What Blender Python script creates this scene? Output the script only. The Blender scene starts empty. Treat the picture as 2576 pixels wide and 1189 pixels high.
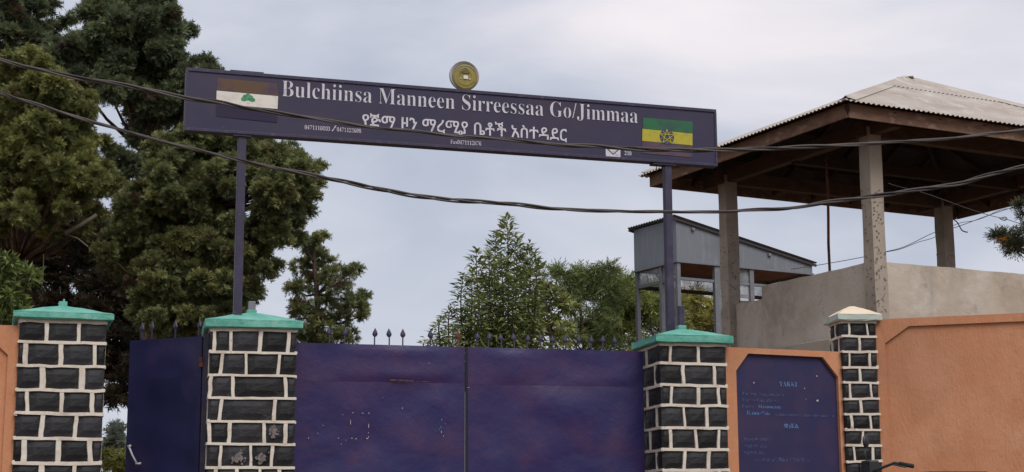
import bpy, math, random
import numpy as np
from mathutils import Vector, Matrix, noise

R = math.radians
scene = bpy.context.scene
COL = scene.collection
random.seed(7)

# ------------------------------------------------------------------ camera
W, H, F = 2576.0, 1189.0, 4000.0          # survey picture size and focal length in its pixels
EYE, PITCH, ROLL = 1.6, R(10.25), R(-0.25)
_c, _s = math.cos(ROLL), math.sin(ROLL)
_U = Vector((0, -math.sin(PITCH), math.cos(PITCH)))
_F = Vector((0, math.cos(PITCH), math.sin(PITCH)))
_X = Vector((1, 0, 0))
CR, CU = _c * _X + _s * _U, -_s * _X + _c * _U
cam = bpy.data.cameras.new('camera')
cam.sensor_width = 36.0
cam.lens = 36.0 * F / W
cam.clip_end = 5000
camera = bpy.data.objects.new('camera', cam)
camera.matrix_world = Matrix(((CR.x, CU.x, -_F.x, 0), (CR.y, CU.y, -_F.y, 0), (CR.z, CU.z, -_F.z, EYE), (0, 0, 0, 1)))
COL.objects.link(camera)
scene.camera = camera

# ------------------------------------------------------------------ sky, sun, exposure
SUN = Vector((0.28, -0.58, 0.76)).normalized()
world = bpy.data.worlds.new('World')
scene.world = world
world.use_nodes = True
wt = world.node_tree
for n in list(wt.nodes): wt.nodes.remove(n)
def wn(t, **k):
    n = wt.nodes.new(t)
    for a, b in k.items(): setattr(n, a, b)
    return n
wout = wn('ShaderNodeOutputWorld'); wbg = wn('ShaderNodeBackground')
sky = wn('ShaderNodeTexSky', sky_type='NISHITA', sun_disc=False)
sky.sun_elevation = math.asin(SUN.z); sky.sun_rotation = math.atan2(SUN.x, SUN.y)
skm = wn('ShaderNodeMix', data_type='RGBA', blend_type='MULTIPLY'); skm.inputs[0].default_value = 1
skm.inputs[7].default_value = (0.1, 0.1, 0.1, 1)
wt.links.new(sky.outputs[0], skm.inputs[6])
tc = wn('ShaderNodeTexCoord')
def wnoise(scale, stretch, loc, detail, dist):
    mp = wn('ShaderNodeMapping'); mp.inputs['Scale'].default_value = stretch; mp.inputs['Location'].default_value = loc
    wt.links.new(tc.outputs['Generated'], mp.inputs['Vector'])
    nz = wn('ShaderNodeTexNoise'); nz.inputs['Scale'].default_value = scale; nz.inputs['Detail'].default_value = detail
    nz.inputs['Roughness'].default_value = .5; nz.inputs['Distortion'].default_value = dist
    wt.links.new(mp.outputs[0], nz.inputs['Vector']); return nz
CL = (-3.42, 5.73, -0.35)
n1 = wnoise(2.8, (1.0, 1.0, 2.2), CL, 5.0, .5)           # broad cloud masses
n2 = wnoise(9.0, (1.0, 1.0, 2.8), (CL[1], CL[0], .4), 5.0, .6)  # torn smaller cloud
nsum = wn('ShaderNodeMath', operation='MULTIPLY_ADD'); nsum.inputs[1].default_value = .16
wt.links.new(n2.outputs['Fac'], nsum.inputs[0]); wt.links.new(n1.outputs['Fac'], nsum.inputs[2])
cr = wn('ShaderNodeValToRGB'); cr.color_ramp.interpolation = 'B_SPLINE'
cr.color_ramp.elements[0].position = 0.38; cr.color_ramp.elements[0].color = (0.275, 0.308, 0.378, 1)
cr.color_ramp.elements[1].position = 0.78; cr.color_ramp.elements[1].color = (0.640, 0.595, 0.605, 1)
e_ = cr.color_ramp.elements.new(0.57); e_.color = (0.402, 0.418, 0.478, 1)
wt.links.new(nsum.outputs[0], cr.inputs[0])
cmix = wn('ShaderNodeMix', data_type='RGBA'); cmix.inputs[0].default_value = 0.94
wt.links.new(skm.outputs[2], cmix.inputs[6]); wt.links.new(cr.outputs[0], cmix.inputs[7])
wt.links.new(cmix.outputs[2], wbg.inputs[0]); wbg.inputs[1].default_value = 1.0
wt.links.new(wbg.outputs[0], wout.inputs[0])

sl = bpy.data.lights.new('sun', 'SUN'); sl.energy = 1.5; sl.angle = R(35); sl.color = (1.0, 0.95, 0.88)
sun = bpy.data.objects.new('sun', sl); sun.rotation_euler = SUN.to_track_quat('Z', 'Y').to_euler(); sun.location = (5, -10, 20)
COL.objects.link(sun)
scene.view_settings.view_transform = 'Standard'
scene.view_settings.look = 'None'
scene.view_settings.exposure = 0.62
scene.view_settings.gamma = 1.0
scene.render.engine = 'CYCLES'
scene.cycles.use_denoising = True
scene.cycles.max_bounces = 6

# ------------------------------------------------------------------ survey helpers
def ray(px, py):
    u, v = px - W / 2, H / 2 - py
    return (u * CR + v * CU + F * _F)
def at(px, py, Y):
    d = ray(px, py); t = Y / d.y
    return Vector((d.x * t, Y, EYE + d.z * t))
class Plane:                                  # an upright plane through p (x, y) running along yaw
    def __init__(s, p, yaw):
        s.p = Vector((p[0], p[1])); s.yaw = yaw
        s.u = Vector((math.cos(yaw), math.sin(yaw))); s.n = Vector((-s.u.y, s.u.x))
    def hit(s, px, py):
        d = ray(px, py); t = s.n.dot(s.p) / s.n.dot(Vector((d.x, d.y)))
        return Vector((d.x * t, d.y * t, EYE + d.z * t))
    def sz(s, px, py):                        # run along the plane, world height
        h = s.hit(px, py); return (Vector((h.x, h.y)) - s.p).dot(s.u), h.z
    def pt(s, a, back=0.0):
        q = s.p + s.u * a + s.n * back; return Vector((q.x, q.y))
    def back(s, d):
        return Plane(s.p + s.n * d, s.yaw)
GZ = 1.15                                     # level of the ground at the gate

# ------------------------------------------------------------------ mesh helpers
def link(o, parent=None):
    COL.objects.link(o)
    if parent is not None: o.parent = parent
    return o
def empty(name, loc, rz=0.0):
    o = bpy.data.objects.new(name, None); o.location = loc; o.rotation_euler = (0, 0, rz); o.empty_display_size = .2
    return link(o)
def tag(o, label=None, cat=None, group=None, kind=None):
    if label: o['label'] = label
    if cat: o['category'] = cat
    if group: o['group'] = group
    if kind: o['kind'] = kind
    return o
class MB:
    def __init__(s): s.v = []; s.f = []
    def add(s, vs, fs):
        b = len(s.v); s.v += [tuple(q) for q in vs]; s.f += [tuple(b + i for i in f) for f in fs]
    def box(s, x0, x1, y0, y1, z0, z1):
        s.add([(x0,y0,z0),(x1,y0,z0),(x1,y1,z0),(x0,y1,z0),(x0,y0,z1),(x1,y0,z1),(x1,y1,z1),(x0,y1,z1)],
              [(0,3,2,1),(4,5,6,7),(0,1,5,4),(1,2,6,5),(2,3,7,6),(3,0,4,7)])
    def bar(s, a, b, w, h, up=(0,0,1)):      # a rectangular bar from a to b
        a, b = Vector(a), Vector(b); d = (b - a).normalized(); upv = Vector(up)
        if abs(d.dot(upv)) > .99: upv = Vector((0, 1, 0))
        x = d.cross(upv).normalized(); y = x.cross(d).normalized()
        vs = []
        for c in (a, b):
            for sx, sy in ((-1,-1),(1,-1),(1,1),(-1,1)): vs.append(c + x * sx * w / 2 + y * sy * h / 2)
        s.add(vs, [(3,2,1,0),(4,5,6,7),(0,1,5,4),(1,2,6,5),(2,3,7,6),(3,0,4,7)])
    def tube(s, pts, radii, n=8, cap=True):
        pts = [Vector(p) for p in pts]
        if not hasattr(radii, '__len__'): radii = [radii] * len(pts)
        rings = []; ref = None; b0 = len(s.v)
        for i, p in enumerate(pts):
            d = (pts[min(i + 1, len(pts) - 1)] - pts[max(i - 1, 0)]).normalized()
            if ref is None: ref = Vector((0, 0, 1)) if abs(d.z) < .9 else Vector((1, 0, 0))
            x = d.cross(ref)
            if x.length < 1e-4: x = d.cross(Vector((0, 1, 0)))
            x.normalize(); y = x.cross(d).normalized(); ref = y
            for k in range(n):
                a = 2 * math.pi * k / n; q = p + (x * math.cos(a) + y * math.sin(a)) * radii[i]; s.v.append(tuple(q))
        for i in range(len(pts) - 1):
            for k in range(n):
                a = b0 + i * n + k; b = b0 + i * n + (k + 1) % n; s.f.append((a, b, b + n, a + n))
        if cap:
            s.f.append(tuple(b0 + k for k in range(n))[::-1]); e = b0 + (len(pts) - 1) * n; s.f.append(tuple(e + k for k in range(n)))
    def prism(s, poly, y0, y1):               # polygon in (x, z) pushed from y0 to y1
        n = len(poly); vs = [(x, y0, z) for x, z in poly] + [(x, y1, z) for x, z in poly]
        s.add(vs, [tuple(range(n)), tuple(range(2 * n - 1, n - 1, -1))] + [(i, n + i, n + (i + 1) % n, (i + 1) % n) for i in range(n)])
    def lathe(s, prof, n=24, axis='z'):
        b = len(s.v); m = len(prof)
        for k in range(n):
            a = 2 * math.pi * k / n
            for r, h in prof:
                if axis == 'z': s.v.append((r * math.cos(a), r * math.sin(a), h))
                else: s.v.append((r * math.cos(a), h, r * math.sin(a)))
        for k in range(n):
            for j in range(m - 1):
                p = b + k * m + j; q = b + ((k + 1) % n) * m + j; s.f.append((p, q, q + 1, p + 1))
    def mesh(s, name):
        me = bpy.data.meshes.new(name); me.from_pydata(s.v, [], s.f); me.update(); return me
    def build(s, name, mat, parent=None, smooth=False, bevel=0.0):
        me = s.mesh(name); me.materials.append(mat)
        if smooth: me.polygons.foreach_set('use_smooth', [True] * len(me.polygons))
        o = bpy.data.objects.new(name, me); link(o, parent)
        if bevel:
            bv = o.modifiers.new('bevel', 'BEVEL'); bv.width = bevel; bv.segments = 2; bv.limit_method = 'ANGLE'
        return o
def fbm(p, o=3):
    return noise.fractal(Vector(p), 0.6, 2.0, o)

# ------------------------------------------------------------------ materials
def material(name, color, rough=0.8, spec=0.3, metal=0.0, var=(), bump=(), attr=None, coat=0.0, ramp_rough=None):
    """var: list of (colour2, scale(xyz), noise scale, lo, hi, detail[, strength]); bump: list of (scale(xyz), noise scale, strength, dist)"""
    m = bpy.data.materials.new(name); m.use_nodes = True
    t = m.node_tree; b = t.nodes['Principled BSDF']; L = t.links.new
    b.inputs['Roughness'].default_value = rough; b.inputs['Metallic'].default_value = metal
    b.inputs['Specular IOR Level'].default_value = spec
    if coat: b.inputs['Coat Weight'].default_value = coat
    co = t.nodes.new('ShaderNodeTexCoord')
    if attr:
        a = t.nodes.new('ShaderNodeAttribute'); a.attribute_name = attr; cur = a.outputs['Color']
    else:
        rgb = t.nodes.new('ShaderNodeRGB'); rgb.outputs[0].default_value = (*color, 1); cur = rgb.outputs[0]
    for i, v in enumerate(var):
        c2, sc, ns, lo, hi, det = v[:6]; st = v[6] if len(v) > 6 else 1.0
        mpp = t.nodes.new('ShaderNodeMapping'); mpp.inputs['Scale'].default_value = sc; mpp.inputs['Location'].default_value = (3.1 * i + 1, 1.7 * i, 2.3 * i)
        L(co.outputs['Object'], mpp.inputs[0])
        nz = t.nodes.new('ShaderNodeTexNoise'); nz.inputs['Scale'].default_value = ns; nz.inputs['Detail'].default_value = det; nz.inputs['Roughness'].default_value = .6
        L(mpp.outputs[0], nz.inputs['Vector'])
        mr = t.nodes.new('ShaderNodeMapRange'); mr.inputs[1].default_value = lo; mr.inputs[2].default_value = hi; mr.inputs[4].default_value = st
        L(nz.outputs['Fac'], mr.inputs[0])
        mx = t.nodes.new('ShaderNodeMix'); mx.data_type = 'RGBA'; mx.inputs[7].default_value = (*c2, 1)
        L(mr.outputs[0], mx.inputs[0]); L(cur, mx.inputs[6]); cur = mx.outputs[2]
    L(cur, b.inputs['Base Color'])
    prev = None
    for i, (sc, ns, st, di) in enumerate(bump):
        mpp = t.nodes.new('ShaderNodeMapping'); mpp.inputs['Scale'].default_value = sc
        L(co.outputs['Object'], mpp.inputs[0])
        nz = t.nodes.new('ShaderNodeTexNoise'); nz.inputs['Scale'].default_value = ns; nz.inputs['Detail'].default_value = 4; nz.inputs['Roughness'].default_value = .65
        L(mpp.outputs[0], nz.inputs['Vector'])
        bp = t.nodes.new('ShaderNodeBump'); bp.inputs['Strength'].default_value = st; bp.inputs['Distance'].default_value = di
        L(nz.outputs['Fac'], bp.inputs['Height'])
        if prev: L(prev, bp.inputs['Normal'])
        prev = bp.outputs[0]
    if prev: L(prev, b.inputs['Normal'])
    return m
I3 = (1, 1, 1)
M = {}
M['stone'] = material('black painted stone', (.011, .011, .013), .6, .32, var=[((.024, .023, .025), I3, 3, .45, .75, 4), ((.010, .010, .012), I3, 14, .5, .8, 3), ((.09, .085, .09), I3, 9, .72, .78, 2, .6)], bump=[(I3, 9, .7, .02), (I3, 45, .6, .006)])
def per_object(m, amount):
    t = m.node_tree; b = t.nodes['Principled BSDF']; l = b.inputs['Base Color'].links[0]; src = l.from_socket
    oi = t.nodes.new('ShaderNodeObjectInfo'); mr = t.nodes.new('ShaderNodeMapRange'); mr.inputs[3].default_value = 1 - amount; mr.inputs[4].default_value = 1 + amount * 1.6
    hs = t.nodes.new('ShaderNodeHueSaturation'); t.links.new(oi.outputs['Random'], mr.inputs[0]); t.links.new(mr.outputs[0], hs.inputs['Value']); t.links.new(src, hs.inputs['Color']); t.links.new(hs.outputs[0], b.inputs['Base Color'])
per_object(M['stone'], .55)
M['core'] = material('pillar core', (.02, .02, .022), .9)
M['mortar'] = material('white painted pointing', (.62, .56, .485), .88, .15, var=[((.46, .39, .32), I3, 6, .45, .72, 6), ((.68, .63, .56), I3, 12, .5, .7, 5), ((.10, .09, .085), I3, 22, .66, .74, 4, .75)], bump=[(I3, 40, .5, .006)])
M['teal'] = material('teal painted concrete', (.105, .345, .275), .75, .25, var=[((.20, .46, .385), I3, 3, .42, .68, 5), ((.075, .275, .225), I3, 9, .52, .72, 5), ((.30, .40, .33), (1, 1, .4), 14, .62, .74, 5, .7), ((.12, .14, .11), I3, 6, .64, .80, 6, .6), ((.45, .44, .38), I3, 38, .70, .74, 3, .8)], bump=[(I3, 14, .7, .02), (I3, 60, .5, .005)])
M['cream'] = material('cream painted concrete', (.70, .58, .44), .8, .2, var=[((.58, .48, .38), I3, 6, .5, .75, 3)], bump=[(I3, 30, .5, .006)])
M['paleteal'] = material('faded teal edge', (.40, .47, .43), .8, .2, var=[((.52, .52, .44), I3, 8, .45, .7, 3)], bump=[(I3, 30, .5, .006)])
M['orange'] = material('orange plaster', (.52, .240, .132), .92, .12, var=[((.47, .205, .106), (1, 1, .3), 5, .42, .72, 6), ((.57, .290, .172), I3, 1.6, .46, .70, 5), ((.31, .130, .070), (4, 4, .35), 7, .62, .84, 5, .45), ((.36, .19, .115), I3, .7, .54, .72, 6, .45), ((.17, .085, .055), I3, 55, .66, .76, 3, .7), ((.56, .36, .25), I3, 80, .70, .78, 2, .6)],
                     bump=[((1, 1, .4), 36, .7, .012), (I3, 110, .7, .005), (I3, 2, .3, .03)])
M['gate'] = material('blue gate paint', (.021, .014, .082), .40, .4, var=[((.046, .021, .078), I3, 1.3, .44, .70, 3), ((.013, .015, .084), I3, 2.1, .50, .72, 3), ((.072, .030, .070), (.7, 1, 1.2), 1.9, .58, .82, 3, .7), ((.20, .13, .14), I3, 60, .76, .80, 2, .6)],
                     bump=[(I3, 2.2, .45, .03), (I3, 9, .15, .006), (I3, 80, .15, .002)])
M['leaf_gate'] = material('deep blue gate paint', (.012, .013, .060), .45, .4, var=[((.008, .010, .044), I3, 1.6, .45, .65, 3), ((.024, .018, .062), I3, 2.2, .52, .75, 3), ((.15, .12, .16), I3, 60, .77, .80, 2, .6)], bump=[(I3, 3, .2, .015), (I3, 80, .12, .002)])
M['iron'] = material('dark painted iron', (.028, .024, .055), .5, .4, var=[((.05, .035, .05), I3, 9, .5, .7, 3)])
M['rust'] = material('rusty iron', (.14, .055, .03), .8, .2, var=[((.05, .025, .03), I3, 14, .45, .65, 4)], bump=[(I3, 60, .5, .004)])
M['chip'] = material('bared stone', (.20, .175, .165), .9, .1, var=[((.11, .095, .095), I3, 30, .45, .65, 3)])
M['scratch'] = material('scratched paint', (.44, .41, .41), .8, .2)
M['rustmark'] = material('rust mark', (.20, .11, .035), .85, .2, var=[((.07, .04, .05), I3, 30, .45, .6, 3)])
M['board'] = material('purple sign paint', (.028, .024, .060), .55, .35, var=[((.038, .028, .058), I3, 1.1, .45, .68, 3), ((.022, .023, .058), I3, 1.7, .5, .72, 3), ((.10, .085, .12), (1, 1, 4), 16, .66, .8, 3, .5)], bump=[(I3, 5, .12, .01)])
M['frame'] = material('purple sign frame', (.032, .027, .060), .5, .35, var=[((.08, .065, .10), I3, 12, .55, .75, 3)])
M['post'] = material('purple steel post', (.030, .025, .055), .45, .4, var=[((.058, .046, .085), I3, 5, .5, .72, 4), ((.30, .26, .28), I3, 40, .72, .77, 2, .7)], bump=[(I3, 30, .2, .003)])
M['letter'] = material('white sign lettering', (.56, .55, .60), .7, .2, var=[((.30, .27, .36), (1, 1, 1), 26, .52, .68, 4, .8)])
M['letter2'] = material('thin white lettering', (.56, .54, .60), .7, .2, var=[((.22, .19, .28), I3, 30, .5, .66, 4, .8)])
M['flagbrown'] = material('faded black stripe', (.115, .070, .046), .7, .2, var=[((.062, .047, .090), I3, 4, .5, .70, 3)])
M['flagwhite'] = material('white stripe', (.66, .63, .58), .7, .2, var=[((.55, .51, .46), I3, 9, .45, .7, 3)])
M['flagred'] = material('faded red stripe', (.029, .024, .053), .7, .2, var=[((.034, .028, .048), I3, 5, .45, .7, 3)])
M['flagred2'] = material('faded red brown stripe', (.105, .068, .085), .7, .2, var=[((.060, .050, .100), I3, 6, .45, .65, 3)])
M['flaggreen'] = material('green stripe', (.032, .135, .062), .7, .2, var=[((.040, .085, .075), I3, 6, .45, .7, 3)])
M['flagyellow'] = material('yellow stripe', (.42, .37, .045), .7, .2, var=[((.33, .29, .06), I3, 12, .45, .7, 3)])
M['emgreen'] = material('emblem green', (.05, .20, .10), .7, .2, var=[((.09, .30, .16), I3, 40, .45, .6, 3)])
M['emblue'] = material('emblem disc', (.055, .060, .110), .7, .2)
M['disc'] = material('olive gold disc', (.245, .200, .048), .55, .4, var=[((.16, .13, .035), I3, 14, .45, .7, 4)])
M['discdark'] = material('dark olive print', (.115, .105, .04), .6, .3)
M['silver'] = material('dull silver rim', (.42, .41, .44), .5, .4, var=[((.28, .28, .30), I3, 8, .5, .7, 3)])
M['concrete'] = material('grey concrete render', (.50, .435, .365), .94, .12, var=[((.38, .315, .25), I3, .8, .40, .64, 6), ((.54, .48, .42), I3, 1.9, .48, .70, 5), ((.20, .17, .14), (1, 1, .35), 1.1, .56, .78, 6, .75), ((.15, .125, .105), I3, 24, .66, .76, 4, .6), ((.24, .20, .17), I3, 4, .60, .74, 6, .6)], bump=[(I3, 12, .5, .02), (I3, 70, .6, .005)])
M['column'] = material('pitted concrete column', (.37, .315, .26), .92, .15, var=[((.27, .225, .185), I3, 2.2, .45, .7, 4), ((.20, .17, .14), (1, 1, .3), 3, .60, .8, 4, .6)], bump=[(I3, 26, .4, .008)])
M['pit'] = material('painted pit shade', (.17, .14, .115), .95, .1)  # dark colour stands in for shade inside the hacked pits
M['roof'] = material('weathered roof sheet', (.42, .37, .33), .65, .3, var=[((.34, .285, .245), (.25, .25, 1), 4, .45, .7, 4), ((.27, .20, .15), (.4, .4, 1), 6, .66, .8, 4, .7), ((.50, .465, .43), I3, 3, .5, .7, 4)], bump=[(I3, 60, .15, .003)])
M['underside'] = material('dark sheet underside', (.050, .038, .033), .8, .2, var=[((.030, .024, .022), I3, 2, .42, .66, 4), ((.075, .055, .045), I3, 5, .55, .75, 4)])  # inner sheet layer, darker than the roof sheet above it
M['timber'] = material('brown weathered timber', (.20, .118, .080), .85, .2, var=[((.13, .072, .05), (1, 1, 3), 3, .42, .66, 5), ((.34, .23, .165), (1, 1, 2), 5, .54, .75, 4), ((.06, .04, .035), I3, 7, .64, .78, 4, .8)], bump=[((1, 1, 6), 9, .3, .006)])
M['beam'] = material('dark timber beam', (.105, .066, .048), .9, .15, var=[((.06, .04, .032), (1, 1, 3), 5, .45, .7, 5)])  # darker brown than the fascia timber
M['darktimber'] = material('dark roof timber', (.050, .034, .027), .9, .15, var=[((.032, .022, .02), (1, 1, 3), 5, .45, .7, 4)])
M['booth'] = material('grey booth sheet', (.160, .173, .198), .5, .45, metal=0.0, var=[((.24, .255, .28), (3, 3, .3), 4, .50, .8, 4), ((.125, .134, .155), I3, 1.2, .5, .75, 3)], bump=[(I3, 4, .12, .012)])
M['boothpost'] = material('grey booth post', (.155, .160, .180), .5, .4, var=[((.21, .21, .23), I3, 4, .5, .7, 3), ((.10, .07, .06), I3, 12, .64, .75, 3, .8)])
M['boothrail'] = material('brown booth rail', (.050, .042, .042), .7, .3)
M['ceiling'] = material('booth ceiling board', (.20, .105, .065), .8, .2, var=[((.12, .07, .05), I3, 3, .45, .7, 3)])
M['boothroof'] = material('booth roof sheet', (.23, .23, .25), .5, .4, var=[((.15, .14, .15), I3, 2, .45, .7, 3)])
M['cable'] = material('black twisted cable', (.040, .034, .034), .6, .3, var=[((.085, .075, .070), I3, 8, .5, .7, 4)])
M['cablelight'] = material('grey weathered cable', (.085, .074, .070), .65, .3, var=[((.08, .07, .07), I3, 9, .5, .7, 4)])
M['wire'] = material('thin wire', (.05, .05, .055), .6, .3)
M['bark'] = material('bark', (.105, .075, .055), .95, .1, var=[((.055, .038, .03), (1, 1, .3), 8, .42, .66, 4)], bump=[((1, 1, .25), 14, .8, .03)])
M['deadwood'] = material('pale dead branch', (.13, .105, .088), .9, .1, var=[((.15, .12, .10), I3, 14, .45, .7, 3)])
M['ground'] = material('trodden earth', (.16, .105, .070), .95, .1, var=[((.10, .07, .05), I3, .6, .42, .66, 6), ((.22, .17, .12), I3, 3, .52, .75, 5), ((.07, .075, .03), I3, .25, .55, .7, 4)], bump=[(I3, 5, .6, .05)])
M['rubber'] = material('black rubber', (.018, .018, .019), .75, .3)
M['bikeblack'] = material('black bike paint', (.016, .016, .018), .22, .5, coat=.5)
M['bikered'] = material('red bike paint', (.28, .02, .02), .25, .5, coat=.5)
M['chrome'] = material('chrome', (.62, .62, .63), .12, .5, metal=1.0)
M['mirror'] = material('mirror glass', (.75, .75, .76), .04, .5, metal=1.0)
M['blackplastic'] = material('black plastic', (.022, .022, .024), .45, .4)
M['notice'] = material('blue notice paint', (.021, .018, .070), .55, .35, var=[((.038, .024, .070), I3, 1.8, .45, .68, 3), ((.017, .018, .072), I3, 2.6, .5, .72, 3)], bump=[(I3, 12, .15, .006)])
M['noticetext'] = material('light blue notice lettering', (.090, .19, .38), .7, .2, var=[((.03, .028, .10), I3, 40, .50, .62, 3, .9)])
M['noticefaint'] = material('faded notice lettering', (.075, .100, .21), .7, .2, var=[((.024, .020, .075), I3, 30, .46, .62, 3, .9)])

def glassy(name, tint, fac):
    m = bpy.data.materials.new(name); m.use_nodes = True; t = m.node_tree; b = t.nodes['Principled BSDF']; out = t.nodes['Material Output']
    b.inputs['Base Color'].default_value = (*tint, 1); b.inputs['Roughness'].default_value = .25
    tr = t.nodes.new('ShaderNodeBsdfTransparent'); mx = t.nodes.new('ShaderNodeMixShader')
    co = t.nodes.new('ShaderNodeTexCoord'); nz = t.nodes.new('ShaderNodeTexNoise'); nz.inputs['Scale'].default_value = 4; nz.inputs['Detail'].default_value = 4
    mr = t.nodes.new('ShaderNodeMapRange'); mr.inputs[1].default_value = .35; mr.inputs[2].default_value = .7; mr.inputs[3].default_value = fac * .55; mr.inputs[4].default_value = min(1, fac * 1.4)
    t.links.new(co.outputs['Object'], nz.inputs['Vector']); t.links.new(nz.outputs['Fac'], mr.inputs[0]); t.links.new(mr.outputs[0], mx.inputs[0])
    t.links.new(tr.outputs[0], mx.inputs[1]); t.links.new(b.outputs[0], mx.inputs[2]); t.links.new(mx.outputs[0], out.inputs[0])
    return m
M['plastic'] = glassy('cloudy plastic pane', (.42, .43, .45), .42)
M['pane'] = glassy('dusty window pane', (.34, .36, .39), .40)

def foliage(name, rough=.65, trans=.22):
    m = bpy.data.materials.new(name); m.use_nodes = True; t = m.node_tree; b = t.nodes['Principled BSDF']; out = t.nodes['Material Output']
    a = t.nodes.new('ShaderNodeAttribute'); a.attribute_name = 'leaf_colour'
    b.inputs['Roughness'].default_value = rough; b.inputs['Specular IOR Level'].default_value = .25
    tl = t.nodes.new('ShaderNodeBsdfTranslucent'); mx = t.nodes.new('ShaderNodeMixShader'); mx.inputs[0].default_value = trans
    t.links.new(a.outputs['Color'], b.inputs['Base Color']); t.links.new(a.outputs['Color'], tl.inputs['Color'])
    t.links.new(b.outputs[0], mx.inputs[1]); t.links.new(tl.outputs[0], mx.inputs[2]); t.links.new(mx.outputs[0], out.inputs[0])
    return m
M['needle'] = foliage('conifer foliage', .7, .32)
M['leafy'] = foliage('broad leaf foliage', .5, .28)

# ------------------------------------------------------------------ ground
g = MB()
ys = [-3000, -60, -6, 0, 4, 8, 11, 13, 16, 40, 120, 3000]
zs = [-6, -1.2, -.1, 0, .2, .62, .98, GZ, GZ, GZ, GZ, GZ]
xs = [-3000, -60, -25, -10, -4, 0, 4, 10, 25, 60, 3000]
for j, y in enumerate(ys):
    for x in xs: g.v.append((x, y, zs[j]))
for j in range(len(ys) - 1):
    for i in range(len(xs) - 1):
        a = j * len(xs) + i; g.f.append((a, a + 1, a + 1 + len(xs), a + len(xs)))
tag(g.build('ground', M['ground'], smooth=True), 'bare brown earth rising gently to the gate', 'ground', kind='structure')

# ------------------------------------------------------------------ gate line
FP = Plane(at(632, 1000, 16.0).xy, R(13))          # fronts of the big pillars

def stone_mesh(w, h, d, seed):
    """one dressed stone: front at y = 0, uneven face, rounded edges"""
    m = MB(); rnd = random.Random(seed); nx, nz = 4, 3
    e = .014
    for j in range(nz + 1):
        for i in range(nx + 1):
            x = -w / 2 + w * i / nx; z = -h / 2 + h * j / nz
            edge = i in (0, nx) or j in (0, nz)
            y = e if edge else -rnd.uniform(.002, .008)
            m.v.append((x, y, z))
    for j in range(nz):
        for i in range(nx):
            a = j * (nx + 1) + i; m.f.append((a, a + 1, a + nx + 2, a + nx + 1))
    per = [i for i in range(nx + 1)] + [(j * (nx + 1) + nx) for j in range(1, nz + 1)] + [nz * (nx + 1) + i for i in range(nx - 1, -1, -1)] + [j * (nx + 1) for j in range(nz - 1, 0, -1)]
    b = len(m.v)
    for p in per: x, y, z = m.v[p]; m.v.append((x, d, z))
    n = len(per)
    for k in range(n): m.f.append((per[k], b + k, b + (k + 1) % n, per[(k + 1) % n]))
    return m

def wobble_bar(m, a, b, width, proud, nrm, rnd, seg=.10, j=.16):
    """a hand-laid raised joint from a to b on a face with outward normal nrm"""
    a, b, nrm = Vector(a), Vector(b), Vector(nrm); d = (b - a); L = d.length; d.normalize(); s = nrm.cross(d).normalized()
    n = max(2, int(L / seg)); base = len(m.v)
    for i in range(n + 1):
        p = a + d * (L * i / n); w1 = width / 2 * (1 + rnd.uniform(-j, j)); w2 = width / 2 * (1 + rnd.uniform(-j, j)); h = proud * (1 + rnd.uniform(-.25, .25)); o = rnd.uniform(-1, 1) * width * .10
        for q in (p + s * (o - w1) - nrm * .02, p + s * (o - w1 * .8) + nrm * h, p + s * (o + w2 * .8) + nrm * h, p + s * (o + w2) - nrm * .02): m.v.append(tuple(q))
    for i in range(n):
        for k in range(3):
            q = base + i * 4 + k; m.f.append((q, q + 1, q + 5, q + 4))
    e = base + n * 4
    m.f.append((base + 3, base + 2, base + 1, base)); m.f.append((e, e + 1, e + 2, e + 3))

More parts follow.
